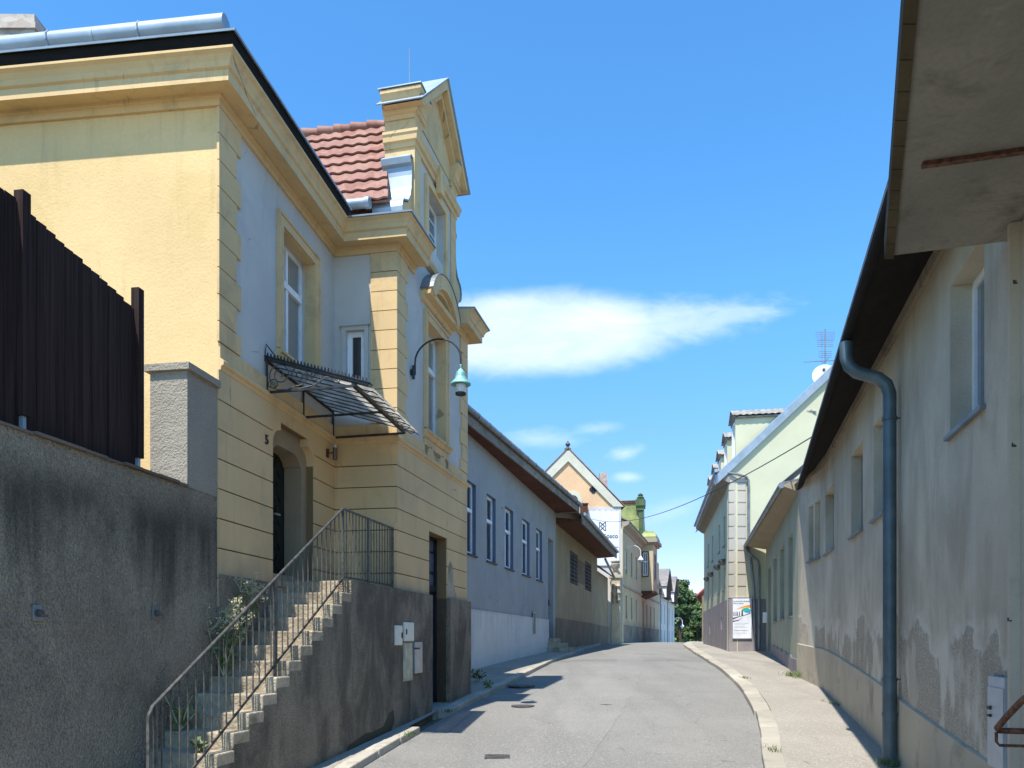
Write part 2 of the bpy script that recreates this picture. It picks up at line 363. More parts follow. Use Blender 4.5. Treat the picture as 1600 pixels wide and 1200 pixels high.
# ------------------------------------------------------------------ world, sun, camera
SUN_EL, SDX, SDY = 63.0, .425, .905
w=bpy.data.worlds.new("World"); S.world=w; w.use_nodes=True; nt=w.node_tree; nt.nodes.clear()
out=nt.nodes.new('ShaderNodeOutputWorld'); bg=nt.nodes.new('ShaderNodeBackground'); nt.links.new(bg.outputs[0],out.inputs[0])
sky=nt.nodes.new('ShaderNodeTexSky'); sky.sky_type='NISHITA'; sky.sun_disc=False
sky.sun_elevation=math.radians(SUN_EL); sky.sun_rotation=math.atan2(-SDX,-SDY); sky.altitude=250; sky.air_density=1.0; sky.dust_density=.15; sky.ozone_density=2.5
bg.inputs[1].default_value=.15
def wn(t): return nt.nodes.new(t)
def wmath(op,a,b=None):
    m=wn('ShaderNodeMath'); m.operation=op
    for i,x in enumerate((a,b)):
        if x is None: continue
        if isinstance(x,(int,float)): m.inputs[i].default_value=x
        else: nt.links.new(x,m.inputs[i])
    return m.outputs[0]
def wrng(x,a,b,c=0.,d=1.):
    m=wn('ShaderNodeMapRange'); m.interpolation_type='SMOOTHSTEP'; nt.links.new(x,m.inputs[0])
    for i,v in zip((1,2,3,4),(a,b,c,d)): m.inputs[i].default_value=v
    return m.outputs[0]
tc=wn('ShaderNodeTexCoord'); sp=wn('ShaderNodeSeparateXYZ'); nt.links.new(tc.outputs['Generated'],sp.inputs[0])
yy=wmath('MAXIMUM',sp.outputs[1],.02); ca=wmath('DIVIDE',sp.outputs[0],yy); ce=wmath('DIVIDE',sp.outputs[2],yy)   # compass / height tangents of the sky direction
cv=wn('ShaderNodeCombineXYZ'); nt.links.new(ca,cv.inputs[0]); nt.links.new(ce,cv.inputs[1])
def wnoise(sx,sy,detail,rough=.55,dist=0.,rot=0.):
    m=wn('ShaderNodeMapping'); nt.links.new(cv.outputs[0],m.inputs[0]); m.inputs['Scale'].default_value=(sx,sy,1); m.inputs['Rotation'].default_value=(0,0,rot)
    n=wn('ShaderNodeTexNoise'); nt.links.new(m.outputs[0],n.inputs['Vector']); n.inputs['Scale'].default_value=1
    n.inputs['Detail'].default_value=detail; n.inputs['Roughness'].default_value=rough; n.inputs['Distortion'].default_value=dist
    return n.outputs[0]
n1=wnoise(7,22,7,.6,.5,-.25); n2=wnoise(28,60,6,.65,.8,-.5)
def cloud(cx,cy,rx,ry,soft,ragged,amp,tilt=0.):
    dx=wmath('DIVIDE',wmath('SUBTRACT',ca,cx),rx)
    dy=wmath('DIVIDE',wmath('SUBTRACT',wmath('SUBTRACT',ce,cy),wmath('MULTIPLY',wmath('SUBTRACT',ca,cx),tilt)),ry)
    r=wmath('SQRT',wmath('ADD',wmath('MULTIPLY',dx,dx),wmath('MULTIPLY',dy,dy)))
    rr=wmath('MULTIPLY',wmath('ADD',wmath('MULTIPLY',n1,.6),wmath('SUBTRACT',wmath('MULTIPLY',n2,.4),.5)),ragged)
    return wmath('MULTIPLY',wrng(wmath('ADD',r,rr),1.0,1.0-soft),amp)
cl=None
for args in ((.035,.400,.225,.066,.5,.42,.82,.02),(.20,.413,.15,.042,.95,1.5,.6,.10),(.29,.425,.10,.022,1.0,2.6,.5,.1),
             (.147,.243,.035,.014,1.0,2.2,.5,.25),(.150,.212,.027,.010,1.0,1.3,.55,.0),(.04,.262,.075,.017,1.0,1.8,.42,.03),(.11,.275,.05,.012,1.0,2.2,.3,.15),
             (.20,.165,.06,.02,1.0,1.6,.2,.3)):
    c=wmath('MULTIPLY',cloud(*args),wrng(wnoise(9,30,6,.62,.6,-.15),.25,.75,.78,1.04)); cl=c if cl is None else wmath('MAXIMUM',cl,c)
mx=wn('ShaderNodeMix'); mx.data_type='RGBA'; nt.links.new(cl,mx.inputs[0])
hsv=wn('ShaderNodeHueSaturation'); nt.links.new(sky.outputs[0],hsv.inputs['Color']); hsv.inputs['Saturation'].default_value=1.2; hsv.inputs['Hue'].default_value=.497; hsv.inputs['Value'].default_value=1.08
tint=wn('ShaderNodeMix'); tint.data_type='RGBA'; tint.blend_type='MULTIPLY'; tint.inputs[0].default_value=1; nt.links.new(hsv.outputs[0],tint.inputs[6]); tint.inputs[7].default_value=(.70,.90,.97,1)
lowmix=wn('ShaderNodeMix'); lowmix.data_type='RGBA'; lowmix.blend_type='MULTIPLY'; nt.links.new(wrng(ce,.5,-.05),lowmix.inputs[0]); nt.links.new(tint.outputs[2],lowmix.inputs[6]); lowmix.inputs[7].default_value=(.80,.49,.66,1)
nt.links.new(lowmix.outputs[2],mx.inputs[6])
cw=wn('ShaderNodeMix'); cw.data_type='RGBA'; nt.links.new(wnoise(5,14,5),cw.inputs[0]); cw.inputs[6].default_value=(2.7,3.3,4.2,1); cw.inputs[7].default_value=(4.4,4.7,5.0,1)
nt.links.new(cw.outputs[2],mx.inputs[7]); nt.links.new(mx.outputs[2],bg.inputs[0])
sl=bpy.data.lights.new('sun','SUN'); sl.energy=3.6; sl.angle=math.radians(.53); sl.color=(1,.95,.87)
so=bpy.data.objects.new('sun',sl); C.objects.link(so)
hd=Vector((SDX,SDY,0)).normalized(); el=math.radians(SUN_EL)
so.rotation_euler=Vector((hd.x*math.cos(el),hd.y*math.cos(el),-math.sin(el))).to_track_quat('-Z','Y').to_euler(); so.location=(-20,-40,60)
cam=bpy.data.cameras.new('camera'); co=bpy.data.objects.new('camera',cam); C.objects.link(co); S.camera=co
co.location=(0,0,0); co.rotation_euler=(math.pi/2,0,0); cam.sensor_width=36; cam.lens=27; cam.shift_y=.25; cam.clip_end=6000; cam.clip_start=.05
S.view_settings.view_transform='Standard'; S.view_settings.look='None'; S.view_settings.exposure=1.05; S.view_settings.gamma=1
S.render.engine='CYCLES'

# ------------------------------------------------------------------ ground, road, kerbs, pavements
def interp(tab,y):
    if y<=tab[0][0]: a,b=tab[0],tab[1]
    elif y>=tab[-1][0]: a,b=tab[-2],tab[-1]
    else:
        for a,b in zip(tab,tab[1:]):
            if y<=b[0]: break
    return a[1]+(b[1]-a[1])*(y-a[0])/(b[0]-a[0])
def line(pts,pre,post,dz=.1):
    t=[(p.y,p.x) for p in (gp(u,v,dz) for u,v in pts)]; t.sort(); return pre+t+post
KL=line([(546,1200),(623,1154),(684,1121),(708,1105),(766,1080),(822.5,1052),(875,1026),(896,1020.5)],[(-25,-6.2),(0,-3.6)],[(58,7.0),(66,9.3),(80,13.4),(107,21.4),(130,29)])
KR=line([(1190,1199),(1189,1150),(1183,1115),(1165.5,1083.5),(1144.5,1059),(1106,1031),(1085,1019)],[(-25,-4.5),(0,1.4)],[(48,10.7),(60,13.6),(80,19.2),(107,28),(130,36)])
KRI=line([(1225,1199),(1218,1139.5),(1200.5,1097.5),(1172.5,1066),(1151.5,1048.5),(1116.5,1029),(1092,1015)],[(-25,-4.0),(0,1.72)],[(48,11.25),(60,14.1),(80,19.7),(107,28.5),(130,36.5)])
def sm(tab):   # soften the polyline
    return lambda y: (interp(tab,y-1.2)+interp(tab,y)*2+interp(tab,y+1.2))/4
kl,kr,kri=sm(KL),sm(KR),sm(KRI)
ys=[-25+i*1.0 for i in range(32)]+[7+i*.5 for i in range(72)]+[43+i*1.5 for i in range(58)]
ys=sorted(set(y for y in ys if y<=128))
def strip(name,fa,fb,za,zb,mat,n,rows=ys):
    mb=MB(); idx=[]
    for y in rows:
        a,b=fa(y),fb(y); r=[]
        for i in range(n+1):
            t=i/n; r.append(mb.vv((a+(b-a)*t,y,za(y)+(zb(y)-za(y))*t + (.05*math.sin(math.pi*t) if name=='road' else 0))))
        idx.append(r)
    for p,q in zip(idx,idx[1:]):
        for i in range(n): mb.f.append([p[i],p[i+1],q[i+1],q[i]])
    return struct(mb.build(name,mat,None,True))
strip('road',lambda y:kl(y)-.02,lambda y:kr(y)+.02,g,g,M['road'],10)
strip('pavement',lambda y:kri(y)-.01,lambda y:kri(y)+6,lambda y:g(y)+.105,lambda y:g(y)+.16,M['pave'],6)
strip('pavement',lambda y:kl(y)-5.5,lambda y:kl(y)-.2,lambda y:g(y)+.16,lambda y:g(y)+.1,M['pave'],5)
def kerb(fa,fb,y0,y1,gaps=()):
    mb=MB(); y=y0; r=random.Random(3)
    while y<y1:
        l=r.uniform(.7,1.15); b=y+l-.02
        if not any(p<y+l/2<q for p,q in gaps):
            h=.115+r.uniform(-.012,.012); j=r.uniform(-.018,.018)
            mb.hexa([(fa(y)+j,y,g(y)-.3),(fb(y)+j,y,g(y)-.3),(fb(b)+j,b,g(b)-.3),(fa(b)+j,b,g(b)-.3),
                     (fa(y)+j,y,g(y)+h),(fb(y)+j,y,g(y)+h),(fb(b)+j,b,g(b)+h),(fa(b)+j,b,g(b)+h)])
        y+=l
    o=struct(mb.build('kerb',M['kerb'])); m=o.modifiers.new('bevel','BEVEL'); m.width=.018; m.segments=2; return o
kerb(kr,kri,-20,125); kerb(lambda y:kl(y)-.22,kl,-20,125,((13.35,14.55),))
mb=MB(); rows=[-400,-60]+list(range(-40,140,4))+[150,175,200,250,320,420,600,900,1500,2500]; cols=[-2500,-600,-200,-80,-30,-10,0,10,30,80,200,600,2500]
ix=[[mb.vv((x,y,g(max(y,-60))-.06)) for x in cols] for y in rows]
for a,b in zip(ix,ix[1:]):
    for i in range(len(cols)-1): mb.f.append([a[i],a[i+1],b[i+1],b[i]])
struct(mb.build('ground',M['earth'],None,True))
# low wooded hill far behind the crest
mb=MB(); ix=[]
for j in range(9):
    r=[]
    for i in range(41):
        x=40+i*11; t=j/8; h=(33+6*math.sin(i*.7)+4*math.sin(i*1.9))*math.sin(math.pi*min(1,t*1.0))
        r.append(mb.vv((x,560+j*22,-20+h*1.25)))
    ix.append(r)
for a,b in zip(ix,ix[1:]):
    for i in range(40): mb.f.append([a[i],a[i+1],b[i+1],b[i]])
struct(mb.build('hill',M['leafmid'],None,True))
# resurfaced strips: thin sheets just above the road
def patch(f0,f1,y0,y1,mat,dz=.004,name='road_patch'):
    mb=MB(); ix=[]; n=int((y1-y0)/.5)+1; r=random.Random(int(y0*7))
    for i in range(n+1):
        y=y0+(y1-y0)*i/n; a=kl(y); b=kr(y); row=[]
        for q in range(4):
            f=f0+(f1-f0)*q/3+(r.uniform(-.006,.006) if q in (0,3) else 0); row.append(mb.vv((a+(b-a)*f,y,g(y)+.05*math.sin(math.pi*f)+dz)))
        ix.append(row)
    for p,q in zip(ix,ix[1:]):
        for i in range(3): mb.f.append([p[i],p[i+1],q[i+1],q[i]])
    return struct(mb.build(name,mat,None,True))
M['patch']=asphalt('patched_asphalt',(.225,.216,.195),50); M['patchpale']=asphalt('pale_patched_asphalt',(.275,.264,.237),50); M['tar']=plain('tar_joint',(.09,.088,.083),.7,0,.3,5)
patch(.02,.98,27.5,29.2,M['patch']); patch(.34,.56,4,23,M['patchpale'])
# covers in the road
def disc(u,v,rx,label,grate=False):
    p=gp(u,v); z=g(p.y)+.05*.9
    o=MB()
    if grate:
        for k in range(6): o.box(p.x-rx,p.x+rx,p.y-rx*.9+k*rx*.36,p.y-rx*.9+k*rx*.36+.045,z-.02,z+.008)
        o.box(p.x-rx-.03,p.x-rx,p.y-rx,p.y+rx*1.05,z-.02,z+.01); o.box(p.x+rx,p.x+rx+.03,p.y-rx,p.y+rx*1.05,z-.02,z+.01)
    else:
        o.lathe((p.x,p.y,z),[(rx+.04,-.03),(rx+.04,.006),(rx,.007),(rx-.015,.003),(rx*.7,.007),(rx*.68,.004),(rx*.3,.008),(.01,.008)],28)
    tag(o.build('manhole_cover' if not grate else 'drain_grate',M['castiron']),label,'drain cover')
disc(815,1074,.30,'round cast iron cover inside the gable shadow on the road')
disc(817,1106,.2,'small dark round cover in the sunlit road near the gable shadow')
disc(777,1187,.15,'square iron drain grate in the nearest part of the road',True)
disc(946,1104,.10,'little pale metal valve cover in the middle of the road')

# ------------------------------------------------------------------ shared building pieces
def window(root,W,s0,s1,z0,z1,depth=.14,fm='white',pm='glass',transom=None,mull=True,sill=None,fw=.06,grid=None,name='window',t=0.):
    a=t-depth; f=MB()
    def bx(p,q,r,s_,d=0): f.wbox(W,p,q,a-.05,a+d,r,s_)
    bx(s0,s0+fw,z0,z1); bx(s1-fw,s1,z0,z1); bx(s0+fw,s1-fw,z0,z0+fw); bx(s0+fw,s1-fw,z1-fw,z1)
    m=(s0+s1)/2; zt=None
    if transom: zt=z0+(z1-z0)*transom; bx(s0+fw,s1-fw,zt-.05,zt+.05,.03)
    if mull:
        if zt is None: bx(m-.04,m+.04,z0+fw,z1-fw,.015)
        else: bx(m-.04,m+.04,z0+fw,zt-.05,.015); bx(m-.035,m+.035,zt+.05,z1-fw,.012)
    if grid:
        for k in range(1,grid): zz=z0+(z1-z0)*k/grid; f.wbox(W,s0+fw,s1-fw,a-.04,a-.012,zz-.012,zz+.012)
    fo=f.build(name,M[fm],root)
    p=MB(); p.wbox(W,s0+fw*.6,s1-fw*.6,a-.045,a-.028,z0+fw*.6,z1-fw*.6); p.build('pane',M[pm],fo)
    if sill:
        q=MB(); q.wbox(W,s0-.05,s1+.05,a+.002,t+sill[1],z0-.045,z0-.003); q.build('sill',M[sill[0]],fo)
    return fo
def surround(mb,W,s0,s1,z0,z1,wd,t0,t1,bottom=False):
    mb.wbox(W,s0-wd,s0,t0,t1,z0,z1); mb.wbox(W,s1,s1+wd,t0,t1,z0,z1); mb.wbox(W,s0-wd,s1+wd,t0,t1,z1,z1+wd)
def arc(cx,cz,r,a0,a1,n=12,rz=None):
    rz=r if rz is None else rz
    return [(cx+r*math.cos(math.radians(a0+(a1-a0)*i/n)),cz+rz*math.sin(math.radians(a0+(a1-a0)*i/n))) for i in range(n+1)]
def cstrip(mb,W,pts,th,t0,t1):     # sheet that follows a curve in (s,z)
    n=len(pts)
    def nr(i):
        a=Vector(pts[max(0,i-1)]); b=Vector(pts[min(n-1,i+1)]); d=(b-a).normalized(); return Vector((-d.y,d.x))
    lo=[Vector(p) for p in pts]; hi=[Vector(p)+nr(i)*th for i,p in enumerate(pts)]
    for i in range(n-1):
        mb.wprism(W,[tuple(lo[i]),tuple(lo[i+1]),tuple(hi[i+1]),tuple(hi[i])],t0,t1)
def text_mesh(txt,size,mat,name,parent,origin,xd,yd,depth=.01,font_shear=0):
    cu=bpy.data.curves.new('t','FONT'); cu.body=txt; cu.size=size; cu.extrude=depth/2; cu.align_x='CENTER'; cu.align_y='CENTER'; cu.resolution_u=4
    to=bpy.data.objects.new('t',cu); C.objects.link(to); bpy.context.view_layer.update()
    me=bpy.data.meshes.new_from_object(to.evaluated_get(bpy.context.evaluated_depsgraph_get())); bpy.data.objects.remove(to); bpy.data.curves.remove(cu)
    X=Vector(xd).normalized(); Y=Vector(yd).normalized(); Z=X.cross(Y)
    mt=Matrix((( X.x,Y.x,Z.x,origin[0]),(X.y,Y.y,Z.y,origin[1]),(X.z,Y.z,Z.z,origin[2]),(0,0,0,1))); me.transform(mt)
    me.materials.clear(); me.materials.append(mat); me.name=name
    o=bpy.data.objects.new(name,me); C.objects.link(o)
    if parent is not None: me.transform(Matrix.Translation(-wloc(parent))); o.parent=parent
    return o
# ================================================================== YELLOW HOUSE
A=(-3.676,9.6); B=(-3.098,13.373); Cc=(-1.994,13.18); E=(-1.037,17.28); D=(-12.2,10.61); G=(-6.4,18.53)
LF=Wall(D,A); AB=Wall(A,B); BC=Wall(B,Cc); CE=Wall(Cc,E); EG=Wall(E,G)
yh=thing('yellow_house','two storey yellow and blue grey house with stepped gable beside the stairs','house',(A[0],A[1],-1.8))
ZB=3.38; ZC=6.72; LANDING=.87
# openings
wAB=(AB.at(440),AB.at(490),4.27,6.12)
dAB=(AB.at(424),AB.at(489),LANDING,3.2)
wBC=(BC.at(541),BC.at(570),4.05,5.36)
wCE=(1.57,2.66,4.03,6.12)
dCE=(CE.at(668.5),CE.at(697),-1.6,2.1)
gCE=(1.58,2.62,7.64,8.72)
m=MB()
m.slab(AB,.03,AB.L,3.45,7.0,-.35,0,[wAB]); m.build('wall',M['bluegrey'],yh)
m=MB(); m.slab(BC,-.3,BC.L-.03,3.45,7.0,-.3,0,[wBC]); m.build('wall',M['bluegrey'],yh)
m=MB(); m.slab(CE,.03,CE.L-.01,3.45,7.2,-.35,0,[wCE]); m.build('wall',M['bluegrey'],yh)
m=MB(); m.slab(LF,0,LF.L,-2.6,7.0,-.35,0); m.build('side_wall',M['yellow'],yh)
m=MB(); m.slab(EG,.03,EG.L,-2.6,7.0,-.35,0); m.build('side_wall',M['yellow'],yh)
# core wall behind the courses (its colour shows in the grooves)
m=MB(); m.slab(AB,.03,AB.L,-2.4,3.45,-.5,0,[dAB]); m.slab(BC,-.02,BC.L-.03,-2.4,3.45,-.3,0); m.slab(CE,.03,CE.L-.01,-2.4,3.45,-.4,0,[dCE])
m.build('lower_wall',M['groove'],yh)
zs=[ZB]+[3.005-.3715*k for k in range(0,8)]
m=MB()
for i in range(len(zs)-1):
    top=zs[i]-(.0 if i==0 else .009); bot=zs[i+1]+.009
    m.slab(AB,-.025,AB.L-.025,bot,top,.001,.025,[dAB]); m.slab(BC,.026,BC.L+.02,bot,top,.001,.025); m.slab(CE,.0,CE.L,bot,top,.001,.026,[dCE])
# concave yellow shoulders of the house door opening
for sgn,x in ((1,dAB[0]),(-1,dAB[1])):
    poly=[(x-sgn*.001,3.2)]+[(x+sgn*(.3-.3*math.cos(math.radians(a))), 2.9-0+.3*math.sin(math.radians(a))) for a in range(0,91,10)]
    poly=[(x,2.82),(x,3.2),(x+sgn*.26,3.2)]+[(x+sgn*(.26-.26*math.sin(math.radians(a))),3.08-.26*(1-math.cos(math.radians(a)))) for a in range(0,91,15)]
    m.wprism(AB,poly,-.3,.022)
m.build('rusticated_wall',M['yellow_low'],yh)
# bare masonry patch where plaster fell off beside the cellar door
m=MB(); s0=dCE[1]
m.wprism(CE,[(s0+.02,.88),(s0+.03,1.35),(s0+.12,1.6),(s0+.22,1.66),(s0+.36,1.52),(s0+.43,1.2),(s0+.55,1.02),(s0+.66,.88)],.02,.031); m.build('bare_patch',M['step'],yh)
# band between the storeys
pth=[AB.xy(-.02),B,Cc,E]
m=MB(); m.sweep([AB.xy(-.0),B,Cc,CE.xy(CE.L)],[(.0,ZB),(.035,ZB),(.045,ZB+.05),(.075,ZB+.06),(.08,ZB+.11),(.06,ZB+.13),(.03,ZB+.15),(.03,ZB+.33),(0,ZB+.34)]); m.build('band',M['yellow_trim'],yh)
# cornice with its dark eaves board
prof=[(0,ZC-.06),(.04,ZC-.06),(.05,ZC+.02),(.08,ZC+.03),(.085,ZC+.07),(.29,ZC+.05),(.30,ZC+.04),(.30,ZC+.17),(.33,ZC+.19),(.345,ZC+.25),(.38,ZC+.31),(.42,ZC+.34),(.42,ZC+.37),(0,ZC+.38)]
m=MB(); m.sweep([D,A,B,Cc,CE.xy(.84)],prof); m.build('cornice',M['yellow_trim'],yh)
m=MB(); m.sweep([CE.xy(3.38),E,EG.xy(1.2)],prof); m.build('cornice',M['yellow_trim'],yh)
m=MB(); m.sweep([D,A,AB.xy(AB.L-.42)],[(.0,ZC+.385),(.41,ZC+.375),(.44,ZC+.49),(.44,ZC+.51),(0,ZC+.52)]); m.build('eaves_board',M['blackwood'],yh)
m=MB(); m.sweep([D,A,AB.xy(AB.L-.4)],[(.2,ZC+.522),(.445,ZC+.512),(.475,ZC+.49),(.48,ZC+.515),(.2,ZC+.56)]); m.build('flashing',M['zinc'],yh)
m=MB(); m.sweep([BC.xy(-.2),Cc,CE.xy(.85)],[(-.2,ZC+.385),(.42,ZC+.375),(.445,ZC+.36),(.45,ZC+.385),(-.2,ZC+.45)]); m.build('flashing',M['zinc'],yh); m=MB(); m.sweep([CE.xy(3.37),E,EG.xy(1.2)],[(-.2,ZC+.385),(.42,ZC+.375),(.445,ZC+.36),(.45,ZC+.385),(-.2,ZC+.45)]); m.build('flashing',M['zinc'],yh)
# quoins
m=MB(); zz=ZC-.06; k=0
while zz>ZB+.36:
    b=max(zz-.335,ZB+.345); m.slab(AB,-.03,.40+.12*(k%2==0),b+.007,zz-.007,.001,.035); zz=b; k+=1
m.build('quoin',M['yellow_trim'],yh)
m=MB(); zz=ZC-.06; k=0
while zz>ZB+.36:
    b=max(zz-.335,ZB+.345); l=.38+.1*(k%2==0)
    m.slab(BC,BC.L-.44,BC.L+.035,b+.007,zz-.007,.001,.035); m.slab(CE,-.0,l,b+.007,zz-.007,.001,.0352); zz=b; k+=1
m.build('quoin',M['yellow_trim'],yh)
m=MB(); zz=ZC-.06; k=0
while zz>ZB+.36:
    b=max(zz-.335,ZB+.345); l=.38+.1*(k%2==0); m.slab(CE,CE.L-l,CE.L+.03,b+.007,zz-.007,.001,.035); zz=b; k+=1
m.build('quoin',M['yellow_trim'],yh)
# windows
def trim_window(W,o,fr,pm,arch=False):
    f=window(yh,W,o[0],o[1],o[2],o[3],.2,'white',pm,.66,True,None,.07)
    q=MB(); surround(q,W,o[0],o[1],o[2],o[3],.13,.001,.04); surround(q,W,o[0]-.13,o[1]+.13,o[2],o[3]+.13,.035,.001,.06)
    for a,b in ((o[0]-.0,o[0]+.012),(o[1]-.012,o[1])): q.wbox(W,a,b,-.148,.0,o[2],o[3])
    q.wbox(W,o[0]+.012,o[1]-.012,-.148,0,o[3]-.012,o[3])
    q.build('surround',M['yellow_trim'],f)
    q=MB(); q.tprism(W,[(-.19,o[2]-.01),(.09,o[2]-.04),(.12,o[2]-.05),(.12,o[2]-.09),(.09,o[2]-.1),(.06,o[2]-.17),(0.001,o[2]-.19),(-.19,o[2]-.1)],o[0]-.22,o[1]+.22); q.build('sill',M['yellow_trim'],f)
    return f
trim_window(AB,wAB,None,'curtain')
f=trim_window(CE,wCE,None,'curtain')
# apron and arched hood of the street window
q=MB(); a,b=wCE[0]-.18,wCE[1]+.18; z=wCE[2]-.19
low=[]
n=24
for i in range(n+1):
    t=i/n; s_=a+(b-a)*t
    e=abs(t-.5)*2
    dz=.20+.10*math.cos(2*math.pi*e) if e<.80 else .23+.24*math.sin((e-.8)/.2*math.pi)
    low.append((s_,z-dz))
q.wprism(CE,[(a,z)]+low[:]+[(b,z)],.001,.03); q.build('apron',M['yellow_trim'],f)
q=MB(); zb=6.50; s0,s1=1.22,3.02; mid=(s0+s1)/2
q.tprism(CE,[(0,zb-.12),(.05,zb-.1),(.08,zb-.04),(.2,zb-.02),(.22,zb+.05),(.0,zb+.05)],s0,s1)
outer=arc(mid,zb-.35,1.0,154,26,16,.98); inner=arc(mid,zb-.38,.80,150,30,16,.74)
for i in range(16): q.wprism(CE,[outer[i],outer[i+1],inner[i+1],inner[i]],.02,.24)
in2=arc(mid,zb-.38,.72,148,32,16,.66)
for i in range(16): q.wprism(CE,[inner[i],inner[i+1],in2[i+1],in2[i]],.02,.16)
q.wprism(CE,[(s0+.12,zb+.05)]+inner+[(s1-.12,zb+.05)],.001,.05); q.build('window_hood',M['yellow_trim'],f)
q=MB(); cstrip(q,CE,[(x,y+.003) for x,y in outer],.015,.0,.26); q.build('hood_flashing',M['zinc_dark'],f)
# small side window of the projecting bay
f=window(yh,BC,wBC[0]+.0,wBC[1],wBC[2],wBC[3],.06,'white','glass',None,False,None,.09)
q=MB(); surround(q,BC,wBC[0],wBC[1],wBC[2],wBC[3],.07,.001,.03); q.wbox(BC,wBC[0]-.1,wBC[1]+.1,.001,.07,wBC[3]+.07,wBC[3]+.1); q.build('surround',M['bluegrey'],f)
# house door
q=MB()
d0,d1=dAB[0]+.0,dAB[1]-.0
st=MB(); st.wbox(AB,d0,d0+.2,-.46,-.11,LANDING-.1,2.75); st.wbox(AB,d1-.2,d1,-.46,-.11,LANDING-.1,2.75)
top=[(d0,2.75),(d0+.2,2.75)]+arc(d0+.5,2.62,.30,150,90,6)+arc(d1-.5,2.62,.30,90,30,6)+[(d1-.2,2.75),(d1,2.75),(d1,3.2),(d0,3.2)]
st.wprism(AB,top,-.46,-.11)
st.wbox(AB,d0+.02,d1-.02,-.46,-.02,LANDING,LANDING+.1)
dr=MB(); dr.wbox(AB,d0+.2,d1-.2,-.5,-.40,LANDING+.1,2.95); do=dr.build('door',M['doorwood'],yh)
pn=MB(); c0=(d0+d1)/2
for sgn in (-1,1):
    for j in range(5):
        zc=LANDING+.35+j*.38
        for q_ in range(4):
            a=.04+q_*.05; x=c0+sgn*.25
            pn.wprism(AB,[(x-.2+a*.5,zc-.15),(x-.17+a*.5,zc-.17),(x,zc+.13-a),(x+.17-a*.5,zc-.17),(x+.2-a*.5,zc-.15),(x,zc+.17-a)],-.40,-.385+.004*q_)
    pn.wbox(AB,c0+sgn*.03-.02,c0+sgn*.03+.02,-.4,-.37,LANDING+.1,2.9)
pn.build('door_panel',M['doorwood'],do)
h=MB(); h.bar(AB.p(c0+.06,-.37,1.95),AB.p(c0+.06,-.31,1.95),.03); h.bar(AB.p(c0+.05,-.31,1.95),AB.p(c0+.19,-.31,1.95),.025); h.build('handle',M['steel'],do)
st.build('door_surround',M['stone'],yh)
# number plate numeral
x=AB.at(413); zc=AB.at(413,688)[1]
text_mesh('5',.19,M['iron'],'house_number',yh,AB.p(x,.04,zc),AB.d,(0,0,1),.02)
# cellar door
m=MB(); s0,s1=dCE[0],dCE[1]; zt=-1.33
m.wbox(CE,s0,s0+.07,-.30,-.2,zt,2.1); m.wbox(CE,s1-.07,s1,-.30,-.2,zt,2.1); m.wbox(CE,s0+.07,s1-.07,-.3,-.2,2.03,2.1); m.wbox(CE,s0+.07,s1-.07,-.3,-.18,.98,1.1)
m.wbox(CE,s0+.07,s1-.07,-.27,-.23,1.35,1.39); m.wbox(CE,s0+.07,s1-.07,-.27,-.23,1.78,1.81); m.wbox(CE,(s0+s1)/2+.1,(s0+s1)/2+.13,-.268,-.228,1.1,2.03)
fo=m.build('cellar_door',M['bluedoor'],yh)
m=MB(); m.wbox(CE,s0+.05,s1-.05,-.26,-.25,1.08,2.05); m.build('pane',M['glassblue'],fo)
m=MB(); m.wbox(CE,s0+.07,s1-.07,-.29,-.24,zt,.98)
for a,b in ((zt+.12,zt+.62),(zt+.72,zt+1.05)): m.wbox(CE,s0+.17,s1-.17,-.24,-.225,a,b)
lf=m.build('door_leaf',M['bluedoor'],fo)
m=MB(); m.wbox(CE,s0+.2,s1-.2,-.24,-.232,zt+1.2,.85); m.build('pane',M['glass'],fo)
m=MB(); m.wbox(CE,s0-.05,s1+.05,-.4,.16,-1.7,zt); m.build('threshold',M['concrete'],yh)
# plinth along the street beyond the stair wall
m=MB(); m.slab(CE,.0,CE.L+.08,-2.6,.86,-.2,.1,[(dCE[0],dCE[1],-1.6,2)]); m.wprism(EG,[(0,-2.6),(3,-2.6),(3,.83),(0,.83)],-.1,.09); m.build('plinth',M['plinth'],yh)
m=MB(); m.wbox(AB,-.02,dAB[0]-.02,.001,.045,-2.4,.82); m.build('plinth',M['plinth'],yh)
# stepped gable on the projecting bay
gs0,gs1=.86,3.36; gm=(gs0+gs1)/2
m=MB(); m.slab(CE,gs0,gs1,7.1,9.7,-.54,-.0,[gCE]); go=m.build('gable',M['bluegrey'],yh)
m=MB()
for a,b in ((gs0-.012,gs0+.32),(gs1-.32,gs1+.012)): m.slab(CE,a,b,7.15,9.05,-.552,.03)
m.sweep([CE.xy(gs0,-.56),CE.xy(gs0,0),CE.xy(gs1,0),CE.xy(gs1,-.56)],[(.0,9.0),(.04,9.0),(.05,9.08),(.09,9.1),(.1,9.18),(.12,9.22),(.12,9.27),(0,9.29)])
for a,b in ((gs0-.013,gs0+.34),(gs1-.34,gs1+.013)): m.slab(CE,a,b,9.28,9.6,-.553,.04)
cap=[(0,9.52),(.04,9.52),(.06,9.58),(.10,9.60),(.11,9.66),(.13,9.68),(.14,9.78),(.19,9.86),(.22,9.9),(.22,9.96),(0,9.98)]
m.sweep([CE.xy(gs0,-.56),CE.xy(gs0,0),CE.xy(gs0+.38,0)],cap); m.sweep([CE.xy(gs1-.38,0),CE.xy(gs1,0),CE.xy(gs1,-.56)],cap)
